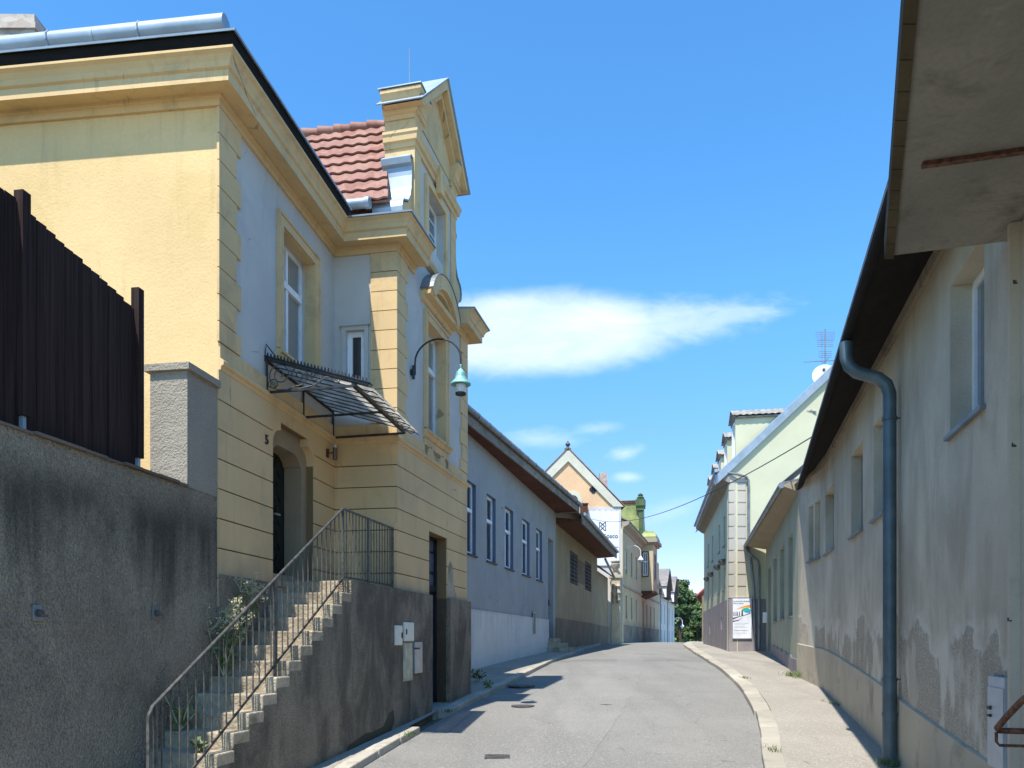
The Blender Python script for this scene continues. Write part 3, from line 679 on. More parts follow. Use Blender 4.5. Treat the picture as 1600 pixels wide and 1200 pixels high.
# fill of the two cap blocks, pediment field and its raking mouldings
m.slab(CE,gs0,gs0+.37,9.55,9.975,-.55,.0); m.slab(CE,gs1-.37,gs1,9.55,9.975,-.55,0)
ZA=11.08; rk=(ZA-9.72)/(gm-.66)
m.wprism(CE,[(gs0+.05,9.6),(gs1-.05,9.6),(gs1-.05,9.85),(gm,ZA-.1),(gs0+.05,9.85)],-.5,.02)
for sgn in (-1,1):
    e=gm+sgn*(gm-.62)
    m.wprism(CE,[(e,9.66),(gm,ZA),(gm,ZA-.2),(e-sgn*.15,9.66)],-.5,.24)
    m.wprism(CE,[(e-sgn*.16,9.66),(gm,ZA-.21),(gm,ZA-.36),(e-sgn*.31,9.66)],.0,.13)
# keystone and window surround
surround(m,CE,gCE[0],gCE[1],gCE[2]-.2,gCE[3],.14,.001,.05)
m.wprism(CE,[(gm-.1,8.8),(gm+.1,8.8),(gm+.17,9.3),(gm-.17,9.3)],.05,.15)
# base ledge of the gable
m.tprism(CE,[(0,7.12),(.08,7.14),(.12,7.2),(.12,7.24),(0,7.26)],gs0+.05,gs1-.05)
m.build('gable_trim',M['yellow_trim'],yh)
window(yh,CE,gCE[0],gCE[1],gCE[2],gCE[3],.16,'white','glassblue',None,True,None,.06,4)
# zinc covers of pediment and caps
m=MB()
for sgn in (-1,1):
    e=gm+sgn*(gm-.58); pts=[(e,9.66),(gm,ZA+.012)]
    if sgn>0: pts=pts[::-1]
    cstrip(m,CE,pts,.018,-.62,.275)
for a,b in ((gs0-.24,gs0+.36),(gs1-.36,gs1+.24)): m.wbox(CE,a,b,-.6,.235,9.98,10.0)
m.build('gable_flashing',M['zinc'],yh)
# volutes with their zinc sheets
for sgn,base in ((1,gs0),(-1,gs1)):
    def X(d): return base-sgn*d
    cur=[(0.0,8.78),(.10,8.79),(.15,8.74),(.12,8.66),(.06,8.62),(.055,8.45),(.08,8.22),(.14,8.02),(.24,7.88),(.34,7.84)]
    roll=[(.34+.17*math.sin(a)+.02,7.62+.2*math.cos(a)) for a in [0,.5,1,1.5,2.0,2.5,2.9]]
    cur=cur+roll
    pts=[(X(d),z) for d,z in cur]
    body=MB(); body.wprism(CE,[(X(-.05),7.1)]+[(X(-.05),8.76)]+[(X(max(-.02,d-.02)),z-.015) for d,z in cur]+[(X(.36),7.1)],-.5,-.03); body.build('volute',M['yellow_trim'],yh)
    zc_=MB(); cstrip(zc_,CE,pts if sgn<0 else pts[::-1],.022,-.57,.0); zc_.build('volute_cover',M['zinc'],yh)
# curved right flank seen against the sky is the same volute; red tiled cross roof behind the gable
r0=Vector((-2.16,13.44,7.72)); rd=Vector((-.985,.172,0)); top0=Vector((-2.52,15.36,10.28)); 
up=(top0-r0); L_=7.0
mt=MB(); rows_=8; cols_=int(L_/.25)
nn=up.cross(rd).normalized(); nn = nn if nn.z>0 else -nn
sub=6
for r in range(rows_):
    prev=None
    for i in range(cols_*sub+1):
        x=i/sub*.25
        ph=math.sin(2*math.pi*i/sub); h=.012*ph
        a=r0+rd*x+up*(r/rows_-.012)+nn*(.06+h); b=r0+rd*x+up*((r+1)/rows_+.01)+nn*(.008+h); c_=a-nn*.03
        ids=[mt.vv(c_),mt.vv(a),mt.vv(b)]
        if prev:
            mt.f.append([prev[0],prev[1],ids[1],ids[0]]); mt.f.append([prev[1],prev[2],ids[2],ids[1]])
        prev=ids
mt.prism([r0-nn*.05,r0+up-nn*.05,r0+up+rd*L_-nn*.05,r0+rd*L_-nn*.05],nn*.04)
ro=mt.build('tiled_roof',M['redtile'],yh,True)
far=MB(); t2=r0+up; f0=Vector((-1.6,17.3,7.6))
far.prism([t2,t2+rd*L_,f0+rd*L_,f0],(0,0,-.08)); far.build('tiled_roof',M['redtile'],yh)
rt=MB()
for i in range(20):
    p=t2+rd*(i*.35); rt.tube([p+Vector((0,0,.0)),p+rd*.37+Vector((0,0,.03))],[.10,.12],10)
rt.build('ridge_tile',M['redtile'],yh,True)
gt=MB(); q0=r0+Vector((.12,-.14,-.10)); gt.tube([q0+rd*.5,q0+rd*2.5],.085,12); gt.tube([q0+rd*.5-rd*.06,q0+rd*.5+rd*.02],.1,12); gt.build('gutter',M['zinc'],yh,True)
# hipped main roof, low behind the eaves
m=MB(); Ae=(LF.p(LF.L+.38,.44,7.22)); De=LF.p(0,.44,7.22); Be=AB.p(AB.L+.3,.44,7.22); R1_=Vector((-6.6,13.6,9.2)); R2_=Vector((-12.0,14.3,9.2)); G2=Vector((-6.4,18.5,7.2)); G3=Vector((-12,19.2,7.2))
for f_ in ([De,Ae,R1_,R2_],[Ae,Be,R1_],[Be,G2,R1_],[G2,G3,R2_,R1_]): m.face(f_)
m.build('roof',M['darktile'],yh)
# box gutter that lies on the eaves of the side wall
gt=MB(); gt.tube([LF.p(0,.10,7.56),LF.p(LF.L+.16,.10,7.60)],.115,14); [gt.tube([LF.p(LF.L-1.6-k*1.9,.10,7.585-k*.008),LF.p(LF.L-1.55-k*1.9,.10,7.585-k*.008)],.12,14) for k in range(4)]; go_=gt.build('gutter',M['zinc'],yh,True)
for k in range(7):
    s_=LF.L-.95-k*1.22; bk=MB()
    bk.tube([LF.p(s_,.32,7.26),LF.p(s_,.22,7.3)]+[LF.p(s_,.10+.123*math.cos(a),7.585+.123*math.sin(a)) for a in (-.9,-.3,.3,.9,1.6,2.3)],.012,6)
    bk.build('bracket',M['zinc'],go_)
m=MB(); cx,cy=-8.28,13.05; m.box(cx-.3,cx+.3,cy-.22,cy+.22,8.6,10.46); m.box(cx-.34,cx+.34,cy-.26,cy+.26,10.2,10.3); m.build('chimney',M['brick'],yh)
m=MB(); p=CE.p(gm,-.55,ZA); m.tube([p,p+Vector((0,0,.75))],.009,6); m.build('lightning_rod',M['steel'],yh)

# ---- glass canopy over the house door
cn=thing('entrance_canopy','wired glass canopy with wrought iron scrolls above the arched house door','canopy',AB.p(2.4,.6,3.5))
CS0,CS1=1.25,3.70
def cz(t): return 3.97-.295*t
fr=MB()
for s_ in (CS0,2.48,CS1):
    fr.bar(AB.p(s_,0.01,3.49),AB.p(s_,1.31,3.52),.03); fr.bar(AB.p(s_,.03,3.49),AB.p(s_,.03,cz(.03)),.028)
fr.bar(AB.p(CS0,1.30,3.54),AB.p(CS1,1.30,3.54),.05,.05); fr.bar(AB.p(CS0-.02,.0,3.95),AB.p(CS1,.0,3.95),.04)
fr.bar(AB.p(CS0,.0,3.99),AB.p(CS0,1.52,cz(1.52)+.02),.03,.05); fr.build('frame',M['iron'],cn)
gl=MB(); gl.prism([AB.p(CS0,.02,cz(.02)),AB.p(CS1,.02,cz(.02)),AB.p(CS1,1.55,cz(1.55)),AB.p(CS0,1.55,cz(1.55))],(0,0,.008)); gl.build('glass_panel',M['wire'],cn)
rb=MB()
for k in range(10): 
    s_=CS0+.04+(CS1-CS0-.08)*k/9
    rb.bar(AB.p(s_,.02,cz(.02)-.012),AB.p(s_,1.5,cz(1.5)-.012),.014,.014)
for k,t in enumerate((1.36,1.44)):
    pass
for k in range(9):
    s_=CS0+.12+(CS1-CS0)*k/9.
    rb.tube([AB.p(s_,1.33,cz(1.33)-.03),AB.p(s_+.12,1.42,cz(1.42)-.05),AB.p(s_+.1,1.5,cz(1.5)-.02),AB.p(s_+.24,1.53,cz(1.53)-.02)],.008,5)
rb.build('rib',M['rail'],cn)
cr=MB(); cr.prism([AB.p(CS0-.03,0,cz(0)+.03),AB.p(CS0-.03,1.55,cz(1.55)+.03),AB.p(CS0+.12,1.55,cz(1.55)+.03),AB.p(CS0+.12,0,cz(0)+.03)],(0,0,.012))
for k in range(30):
    t=.04+k*.05; z=cz(t)+.045; cr.prism([AB.p(CS0+.0,t-.018,z),AB.p(CS0+.0,t+.018,z),AB.p(CS0,t+.006,z+.05),AB.p(CS0,t-.006,z+.05)],AB.d*.01)
cr.tube([AB.p(CS0,.0,cz(0)+.05),AB.p(CS0,.02,cz(0)+.2),AB.p(CS0,.16,cz(.16)+.07)],.01,5); cr.build('cresting',M['iron'],cn)
def spiral(mb,W,s,ct,cz_,r0,r1,turns,a0,tail=None,rad=.009):
    n=int(26*abs(turns)); pts=[]
    for i in range(n+1):
        q=i/n; r=r0+(r1-r0)*q; a=math.radians(a0)+turns*2*math.pi*q
        pts.append(W.p(s,ct+r*math.cos(a),cz_+r*math.sin(a)))
    if tail: pts=[W.p(s,a_,b_) for a_,b_ in tail]+pts
    mb.tube(pts,rad,6)
for s_ in (CS0,):
    q=MB(); spiral(q,AB,s_,.23,3.73,.175,.03,-1.9,250); spiral(q,AB,s_,.50,3.71,.15,.02,1.9,260,[(.35,3.52),(.42,3.54)]); spiral(q,AB,s_,.13,3.60,.08,.02,-1.6,200,[(.40,3.51),(.2,3.52)])
    spiral(q,AB,s_,.75,3.68,.09,.015,1.6,-20,[(.5,3.52),(.7,3.55),(.82,3.6)]); spiral(q,AB,s_,1.06,3.63,.07,.012,-1.7,140,[(.55,3.53),(.75,3.56),(.9,3.66)],.008)
    q.build('scroll',M['rail'],cn)

# ---- wall light beside the door
x=AB.at(512,706); wl=thing('wall_light','slim brown tube wall light beside the arched house door','wall light',AB.p(x[0],.0,x[1]))
m=MB(); m.wbox(AB,x[0]-.14,x[0]-.08,.026,.06,x[1]-.12,x[1]+.02); m.bar(AB.p(x[0]-.11,.05,x[1]-.05),AB.p(x[0],.12,x[1]-.02),.02); m.build('bracket',M['brownwood'],wl)
m=MB(); m.lathe(AB.p(x[0]+.0,.13,x[1]-.04),[(.035,-.1),(.04,-.1),(.04,.1),(.036,.102)],14); m.build('shade',plain('lamp_bronze',(.16,.11,.08),.4,.4),wl,True)
m=MB(); m.lathe(AB.p(x[0]+.0,.13,x[1]-.04),[(.04,.103),(.041,.15),(.03,.16)],14); m.build('cap',M['steel'],wl,True)

# ---- street lamp on the gable house
def bracket_lamp(root,base,out,reach,rise,drop,sc_=1.,shade='copper',arm='iron'):
    base=Vector(base); out=Vector(out).normalized(); r=reach/2
    m=MB(); m.tube([base-out*.0,base+out*.05],.07*sc_,10); m.bar(base+out*.05+Vector((0,0,-.12)),base+out*.05+Vector((0,0,.12)),.06*sc_); m.build('wall_plate',M[arm],root)
    pts=[base+out*.08+Vector((0,0,-.05)),base+out*.08+Vector((0,0,rise-r*.9))]+[base+out*(.08+r-r*math.cos(a))+Vector((0,0,rise-r*.9+r*.9*math.sin(a))) for a in [i*math.pi/14 for i in range(1,15)]]
    pts.append(pts[-1]+Vector((0,0,-drop)))
    m=MB(); m.tube(pts,.02*sc_,8); m.build('arm',M[arm],root,True)
    p=pts[-1]; k=sc_
    m=MB(); m.lathe(p,[(.012*k,.02),(.03*k,.0),(.022*k,-.03),(.02*k,-.06),(.05*k,-.08),(.055*k,-.1),(.07*k,-.11),(.095*k,-.125),(.105*k,-.15),(.11*k,-.2),(.125*k,-.245),(.19*k,-.30),(.215*k,-.325),(.215*k,-.345),(.19*k,-.35),(.12*k,-.335)],24)
    so_=m.build('lamp_shade',M[shade],root,True)
    m=MB(); m.lathe(p,[(.11*k,-.34),(.115*k,-.42),(.11*k,-.50),(.105*k,-.505)],20); m.build('lamp_glass',M['lampglass'],so_,True)
    m=MB(); m.lathe(p,[(.112*k,-.49),(.116*k,-.5),(.11*k,-.525),(.02,-.53)],20); m.build('rim',M['iron'],so_,True)
s_,z_=CE.at(642,582); sl_=thing('street_lamp','curved wall lamp with turquoise shade on the blue grey bay of the yellow house','street lamp',CE.p(s_,0,z_))
bracket_lamp(sl_,CE.p(s_,.0,z_),CE.n,.86,.56,.12,.84)

# ---- meter boxes on the stair wall
def mbox(u0,v0,u1,v1,mat,name,label,cat,latch=True,th=.035):
    a,zt=CE.at(u0,v0,.1); b,zb=CE.at(u1,v1,.1); zt2=CE.at(u0,v0,.1)[1]; zb=CE.at(u0,v1,.1)[1] if False else zb
    r=thing(name,label,cat,CE.p((a+b)/2,.1,zb))
    m=MB(); m.wbox(CE,a,b,.101,.1+th,zb,zt2); m.build('housing',M[mat],r,bevel=.006)
    m=MB(); m.wbox(CE,a+.02,b-.02,.1+th,.1+th+.008,zb+.02,zt2-.02); d=m.build('door',M[mat],r)
    if latch: m=MB(); s__=b-.06 if u0<620 else a+.05; m.lathe(CE.p(s__,.1+th+.012,(zb+zt2)/2),[(.004,-.05),(.014,-.04),(.014,.04),(.004,.05)],8); m.build('latch',M['iron'],d)
    return r
mbox(616,977,626,1008,'box','meter_box','small cream meter box, leftmost on the dark stair wall','meter box')
mbox(629.5,972,644,1002,'box','meter_box','larger cream meter box above the stained tall cover','meter box')
mbox(629.5,1004,643,1063,'boxgreen','meter_box','tall stained olive cover below the cream meter box','meter box',False,.02)
r=mbox(645,1003,656,1051,'steel','mailbox','narrow steel mailbox beside the dark cellar door','mailbox',False,.05)
a,_=CE.at(645,1003,.15); b,_=CE.at(656,1003,.15)
m=MB(); zt=CE.at(650,1012,.15)[1]; m.wbox(CE,a+.04,b-.04,.158,.166,zt-.03,zt); m.build('slot',M['iron'],r)
# damp patch low on the stair wall
# ================================================================== STAIRS, RAILING, RETAINING WALL, FENCE
ss0,ss1=-6.12,-1.99; NR=14; rz=(LANDING-(-1.95))/(NR+1); tr=(ss1-ss0)/NR
st=thing('staircase','weathered stone staircase rising to the yellow house door','stairs',CE.p(ss0,-.4,g(7.2)))
for i in range(NR+1):
    z=-1.95+rz*(i+1); a=ss0+tr*i; b=a+tr if i<NR else -.0
    q=MB(); ti=-1.3 if i>=NR-4 else -1.25
    if i<NR: q.hexa([CE.p(a-.02,ti,-2.6),CE.p(a-.02,.098,z-.16),CE.p(b+.02,.098,z-.16),CE.p(b+.02,ti,-2.6),CE.p(a-.02,ti,z),CE.p(a-.02,.108,z),CE.p(b+.0,.108,z),CE.p(b+.0,ti,z)])
    else: q.hexa([CE.p(a-.02,-1.5,z-.3),CE.p(a-.02,-.1,z-.3),CE.p(-.0,-.1,z-.3),CE.p(.1,-1.5,z-.3),CE.p(a-.02,-1.5,z),CE.p(a-.02,-.1,z),CE.p(-.0,-.1,z),CE.p(.1,-1.5,z)])
    q.build('step' if i<NR else 'landing',M['step'],st,bevel=.015)
poly=[(ss0-.02,-2.6)]
for i in range(NR+1):
    z=-1.95+rz*(i+1)-(.10 if i<NR else -.004); a=ss0+tr*i; b=a+tr if i<NR else -.002
    poly+= [(a,z),(b,z)]
poly+=[(-.002,-2.6)]
m=MB(); m.wprism(CE,poly,-.3,.1)
so_=m.build('side_wall',M['plinth'],st)
m=MB(); s0_,z0_=CE.at(540,1172,.1); s1_,z1_=CE.at(615,1112,.1)
m.wprism(CE,[(s0_,z0_-.1),(s0_+.06,z0_+.04),(s0_+.35,z0_+.1),(s0_+.7,z0_+.16),((s0_+s1_)/2,z0_+.15),(s1_-.45,z1_-.2),(s1_-.2,z1_),(s1_,z1_+.02),(s1_+.03,z1_-.15),(s1_-.1,z1_-.3),(s1_-.5,z1_-.48),(s0_+.9,z0_-.1),(s0_+.3,z0_-.17)],.1,.103); m.build('damp_patch',M['moss'],st)
rl=thing('stair_railing','rusty iron stair railing with thin balusters and a landing return','railing',CE.p(ss0,.0,-1.8))
RT=-.04
def rz_at(s): return -1.95+rz*((s-ss0)/tr+1)
hs,he=ss0+.0,ss1+.02
zt0=-.67; zt1=1.93
def top(s): return zt0+(zt1-zt0)*(s-hs)/(he-hs)
m=MB(); m.tube([CE.p(hs,RT,-1.85),CE.p(hs,RT,zt0-.06),CE.p(hs+.02,RT,zt0-.02),CE.p(hs+.06,RT,top(hs+.06))]+[CE.p(he,RT,zt1),CE.p(he+.05,RT,zt1+.0),CE.p(-.05,RT,zt1-.02)],.019,8); m.build('handrail',M['rail'],rl,True)
m=MB(); bl=lambda s: rz_at(s)+.02
m.bar(CE.p(hs+.25,RT,bl(hs+.25)),CE.p(he,RT,bl(he)),.014,.03); m.bar(CE.p(he,RT,LANDING+.06),CE.p(-.05,RT,LANDING+.06),.014,.03); m.build('bottom_rail',M['rail'],rl)
n=31
for i in range(1,n):
    s=hs+.06+(he-hs-.06)*i/n; z0=max(bl(s),rz_at(s)-.0) if s>hs+.25 else rz_at(s)-.1
    m=MB(); m.bar(CE.p(s,RT,z0-.01),CE.p(s,RT,top(s)),.014); m.build('baluster',M['rail'],rl)
n=17
for i in range(1,n):
    s=he+(-.05-he)*i/n
    if i==8: continue
    m=MB(); m.bar(CE.p(s,RT,LANDING+.05),CE.p(s,RT,zt1-.01),.014); m.build('baluster',M['rail'],rl)
for s,z0,z1,w_ in ((hs+.1,rz_at(hs+.1)-.15,top(hs+.1),.035),(CE.at(434,900),rz_at(CE.at(434))-.15,top(CE.at(434)),.04),(he,LANDING-.03,zt1,.035),(he+(-.05-he)*8/17,LANDING-.03,zt1,.04),(-.05,LANDING-.03,zt1,.035)):
    if isinstance(s,tuple): s=s[0]
    m=MB(); m.bar(CE.p(s,RT,z0),CE.p(s,RT,z1),w_); m.build('post',M['rail'],rl)
# retaining wall
RW=Wall((-3.676-.165*12.6,-3.0),(-3.676,9.585))
rw=thing('retaining_wall','dark streaked roughcast garden wall at the left of the stairs','wall',RW.p(RW.L/2,0,-2))
m=MB(); m.slab(RW,0,RW.L,-3.4,1.78,-.35,0.0); m.build('wall_body',M['roughcast'],rw)
m=MB()
rr=random.Random(5); s=0
pS=RW.at(292)
while s<pS-.0:
    l=min(rr.uniform(.25,.4),pS-s); j=rr.uniform(-.012,.012)
    m.wbox(RW,s+.004,s+l-.004,-.38,.03+j,1.782+j*.3,1.808+j*.5); s+=l
m.build('coping',M['rust'] if False else plaster('brown_coping',(.17,.13,.10),var=.3,fine=30,bump=.5),rw)
pl=thing('stone_pillar','pale roughcast pillar with a flat cap between fence and yellow house','pillar',RW.p(RW.L-.3,-.2,1.78))
m=MB(); m.slab(RW,pS,RW.L-.005,1.783,3.14,-.47,.006); m.build('shaft',M['pillar'],pl)
m=MB(); e=RW.L-.005; c=((pS+e)/2,-.232); 
pts=[(pS-.05,-.52),(pS-.05,.055),(e+.0,.055),(e+.0,-.52)]
b=[RW.p(a,t,3.14) for a,t in pts]; t_=[RW.p(a,t,3.22) for a,t in pts]; m.hexa(b+t_)
m.hexa(t_+[RW.p(c[0]+(a-c[0])*.55,c[1]+(t-c[1])*.55,3.29) for a,t in pts]); m.build('cap',M['pillar'],pl)
fe=thing('wooden_fence','almost black vertical board fence on top of the garden wall','fence',RW.p(RW.L-4,-.13,1.8))
fs1=RW.at(213,t=-.13); rr=random.Random(9)
m=MB(); s=0.
def ftop(s): y=RW.p(s,0,0).y; return 3.56+(3.80-3.56)*(8.0-y)/1.4 if y>6.6 else 3.82
while s<fs1-.05:
    w_=.118+rr.uniform(-.008,.008); z1=ftop(s)+rr.uniform(-.008,.006); t=-.15+rr.uniform(-.004,.004)
    m.wbox(RW,s+.003,min(s+w_-.004,fs1),t,t+.024,1.83+rr.uniform(0,.015),z1); s+=w_
m.build('board_panel',M['darkwood'],fe)
m=MB(); 
for z in (2.2,3.3): m.wbox(RW,0,fs1,-.2,-.158,z,z+.09)
m.build('rail',M['darkwood'],fe)
for u in (215,35):
    s=RW.at(u,t=-.11); zt=3.76 if u>100 else 3.90
    m=MB(); m.wbox(RW,s-.045,s+.045,-.155,-.065,1.95,zt); p=m.build('post',M['darkwood'],fe)
    q=MB(); q.wbox(RW,s-.02,s+.02,-.13,-.09,1.8,2.1); q.build('post_foot',M['zinc'],p)
for s in (fs1-4.6,fs1-7):
    m=MB(); m.wbox(RW,s-.045,s+.045,-.155,-.065,1.95,3.9); m.build('post',M['darkwood'],fe)
m=MB(); m.prism([RW.p(0,-.35,1.6),RW.p(RW.L-.02,-.35,1.6),RW.p(RW.L-.02,-.35,1.6)+Vector((-8.2,1.0,0)),RW.p(0,-9,1.6)],(0,0,-4)); struct(m.build('garden_ground',M['earth']))
for u,v,lab in ((56,958,'small square wall socket plate at the left end of the garden wall'),(241,958,'small square wall socket plate on the garden wall next to the stairs')):
    s,z=RW.at(u,v); r=thing('socket_plate',lab,'wall fitting',RW.p(s,0,z),'socket plates on the garden wall')
    m=MB(); m.wbox(RW,s-.05,s+.05,.001,.022,z-.07,z+.07); m.build('plate',M['zinc_dark'],r,bevel=.004)
    m=MB(); m.tube([RW.p(s,.02,z),RW.p(s,.06,z)],[.035,.03],10); m.tube([RW.p(s+.0,.05,z-.02),RW.p(s+.03,.09,z-.02)],.012,8); m.build('tap',M['castiron'],r,True)

# ================================================================== WEEDS AND PLANTS
def leaf(mb,p,d,l,w_,nrm):
    d=d.normalized(); s=d.cross(nrm).normalized()*w_/2; mb.f.append([mb.vv(p),mb.vv(p+d*l*.5+s),mb.vv(p+d*l),mb.vv(p+d*l*.5-s)])
def rv(r): 
    while True:
        v=Vector((r.uniform(-1,1),r.uniform(-1,1),r.uniform(-1,1)))
        if .05<v.length<1: return v
def weed(p,h,rad,n,label,seed,lm='weed',stalks=6,dry=True,group=None,name='weed'):
    r=random.Random(seed); p=Vector(p); root=thing(name,label,'plant',p,group)
    s=MB(); lf=MB(); dr=s
    for i in range(stalks):
        a=r.uniform(0,6.28); tip=p+Vector((math.cos(a)*rad*r.uniform(.4,1.2),math.sin(a)*rad*r.uniform(.4,1.2),h*r.uniform(.6,1.05)))
        mid=(p+tip)/2+rv(r)*rad*.25+Vector((0,0,h*.1)); pts=[p,mid,tip]
        s.tube(pts,[.008,.006,.003],5)
        for k in range(n//stalks):
            t=r.uniform(.15,.8); q=p.lerp(mid,t*2) if t<.5 else mid.lerp(tip,t*2-1)
            leaf(lf,q+rv(r)*.03,rv(r)+Vector((0,0,.2)),r.uniform(.06,.14),r.uniform(.03,.06),rv(r))
        if dry:
            for k in range(7):
                q=mid.lerp(tip,r.uniform(.3,1)); e=q+Vector((r.uniform(-.1,.16),r.uniform(-.1,.1),r.uniform(.0,.16))); dr.tube([q,e],.0035,4)
                for _ in range(7): leaf(dr,e+rv(r)*.05,rv(r),.035,.02,rv(r))
    s.build('stem',M['dry'],root); lf.build('leaves',M[lm],root)
    return root
def onstair(s,t): 
    i=int((s-ss0)/tr); return CE.p(s,t,-1.95+rz*(i+1))
weed(onstair(-4.0,-.66),.82,.26,200,'bushy weed with dry pale flower stalks growing beside the stairs',1,stalks=11)
weed(onstair(-3.45,-.78),1.0,.34,110,'tall weed with bleached dry stalks at the upper stairs by the wall',11,stalks=6)
weed(onstair(-4.9,-.6),.42,.22,60,'low green weed on a lower step against the garden wall',2,dry=False,stalks=6)
weed(onstair(-5.7,-.35),.25,.14,50,'small weed tuft on the lowest steps under the railing',3,dry=False,stalks=6)
weed(onstair(-5.2,-.15),.16,.10,36,'tiny weed at the foot of the stair balusters',4,dry=False,stalks=5)
pE=gp(741,1064,.12); weed((pE.x+.1,pE.y-.3,pE.z),.36,.2,80,'small dark plant at the street corner of the yellow house',5,dry=False,stalks=8)
pE=gp(763,1076,.1); weed((pE.x,pE.y,pE.z),.2,.14,50,'weed in the left kerb joint just past the yellow house',6,dry=False,stalks=7)
def tuft(p,n,h,spread,label,seed):
    r=random.Random(seed); mb=MB(); p=Vector(p)
    for i in range(n):
        q=p+Vector((r.gauss(0,spread[0]),r.gauss(0,spread[1]),0)); d=Vector((r.uniform(-.5,.5),r.uniform(-.5,.5),1)); l=h*r.uniform(.5,1.1); s=Vector((r.uniform(-1,1),r.uniform(-1,1),0)).normalized()*.006
        m_=q+d*l*.55; t=q+d*l+Vector((d.x,d.y,-.3))*l*.4
        mb.f.append([mb.vv(q-s),mb.vv(q+s),mb.vv(m_+s*.8),mb.vv(m_-s*.8)]); mb.f.append([mb.vv(m_-s*.8),mb.vv(m_+s*.8),mb.vv(t)])
    return tag(mb.build('grass_tuft',M['weed']),label,'grass')
for u,v,dx,n,lab,k in ((1206,1172,0,50,'sparse weeds in the joint of the right kerb nearest to the camera',21),(1163,1060,0,60,'small weeds in the right kerb joint where the kerb curves',22),(640,1148,0,60,'grass blades in the left kerb joint below the stair wall',23),(700,1112,0,50,'thin weeds at the left kerb end beside the cellar door',24)):
    q=gp(u,v,.1); tuft(q,n,.075,(.05,.16),lab,k)
# ================================================================== RIGHT GREY HOUSE
RA=Wall((2.57,1.0),(7.285,17.9),True); RB=Wall((7.285,17.9),(7.656,20.55),True)
rh=thing('grey_house','long weathered grey house along the right pavement with dark eaves','house',(5.36,11,-1.6))
def ropen(W,u0,u1,zt,zb): return (W.at(u0),W.at(u1),zb,zt)
nearw=(RA.at(1538),RA.at(1484.5),2.09,3.62)
wA=(RA.at(1384),RA.at(1365),1.86,3.32); wBq=(RA.at(1348),RA.at(1330),1.88,3.36)
sc1=RB.at(1289,862)[1]
wC=(RA.at(1303),RA.at(1289.6),1.97,3.34); wD=(RB.at(1281.5),RB.at(1273),1.98,3.36); wE=(RB.at(1271),RB.at(1263.5),1.98,3.36)
def peel(N,c,h):     # flaked zone low on the wall: coarse render shows, pale edge; plus pale runs
    z=N.z()[2]; y=N.z()[1]
    zr=N.math('SUBTRACT',z,N.math('MULTIPLY',N.math('SUBTRACT',y,11.),.035))
    lim=N.math('ADD',zr,N.math('MULTIPLY',N.math('SUBTRACT',N.noise((.9,.9,.9),5,.6),.5),2.4))
    k=N.rng(lim,.12,.02); k2=N.rng(lim,.42,.1)
    c=N.mix(N.math('MULTIPLY',k2,.45),c,(.60,.54,.43))
    rub=N.mix(N.rng(N.voro(34),.1,.6),(.58,.51,.40),(.33,.28,.21))
    kk=N.math('MULTIPLY',k,N.rng(N.noise((1.4,1.4,.8),3),.4,.5))
    rim=N.math('MULTIPLY',N.rng(lim,.30,.14),N.math('SUBTRACT',1.0,kk)); c=N.mix(N.math('MULTIPLY',rim,.4),c,(.66,.61,.51)); c=N.mix(N.math('MULTIPLY',kk,.7),c,rub)
    run=N.math('MULTIPLY',N.rng(N.noise((4,4,.35),5,.6,.2),.56,.7),.35); c=N.mix(run,c,(.60,.55,.44))
    drk=N.math('MULTIPLY',N.rng(N.noise((1.3,1.3,.45),6,.65,.5),.46,.66),.45); c=N.mix(drk,c,(.29,.24,.17))
    h=N.math('ADD',h,N.math('MULTIPLY',N.math('MULTIPLY',N.voro(34),kk),4.0)); h=N.math('SUBTRACT',h,N.math('MULTIPLY',kk,1.2))
    return c,h
M['oldgrey']=plaster('weathered_grey_render',(.56,.49,.37),var=.2,big=.55,fine=38,bump=.5,bdist=.016,speck=.15,stain=((.43,.365,.26),.6),stains=.35,extra=peel)
M['oldplinth']=plaster('bare_plinth_render',(.50,.435,.32),var=.12,fine=50,bump=.3,speck=.12,stain=((.2,.18,.13),.6),stains=.5)
m=MB(); m.slab(RA,0,RA.L,-3,4.3,-.4,0,[nearw,wA,wBq,wC]); m.build('wall',M['oldgrey'],rh)
m=MB(); m.slab(RB,0.0,RB.L,-2.6,4.3,-.4,0,[wD,wE]); m.build('wall',M['oldgrey'],rh)
def pz(y): return interp([(5,-1.17),(6.6,-1.06),(10.3,-.76),(11.2,-.65),(16,-.3),(21.2,-.06)],y)
for W in (RA,RB):
    m=MB(); n=14; rr=random.Random(4)
    for i in range(n):
        a=W.L*i/n; b=W.L*(i+1)/n
        if W is RA and b<4.6: continue
        za,zb_=pz(W.p(a,0,0).y),pz(W.p(b,0,0).y)
        m.hexa([W.p(a,.001,-2.8),W.p(b,.001,-2.8),W.p(b,.035,-2.8),W.p(a,.035,-2.8),W.p(a,.001,za),W.p(b,.001,zb_),W.p(b,.03,zb_-.01),W.p(a,.03,za-.01)])
    m.build('plinth',M['oldplinth'],rh)
window(rh,RA,nearw[0],nearw[1],nearw[2],nearw[3],.20,'white','glassblue',None,True,('zinc_dark',.05),.08)
for W,o in ((RA,wA),(RA,wBq),(RA,wC),(RB,wD),(RB,wE)):
    window(rh,W,o[0],o[1],o[2],o[3],.17,'greybox' if False else 'oldframe','oldpane',None,True,('zinc_dark',.06),.05) if 'oldframe' in M else None
M['oldframe']=plain('grey_window_frame',(.24,.235,.21),.7); M['oldpane']=glass('dusty_glass',(.14,.145,.13))
for W,o in ((RA,wA),(RA,wBq),(RA,wC),(RB,wD),(RB,wE)):
    window(rh,W,o[0],o[1],o[2],o[3],.17,'oldframe','oldpane',None,True,('zinc_dark',.06),.05)
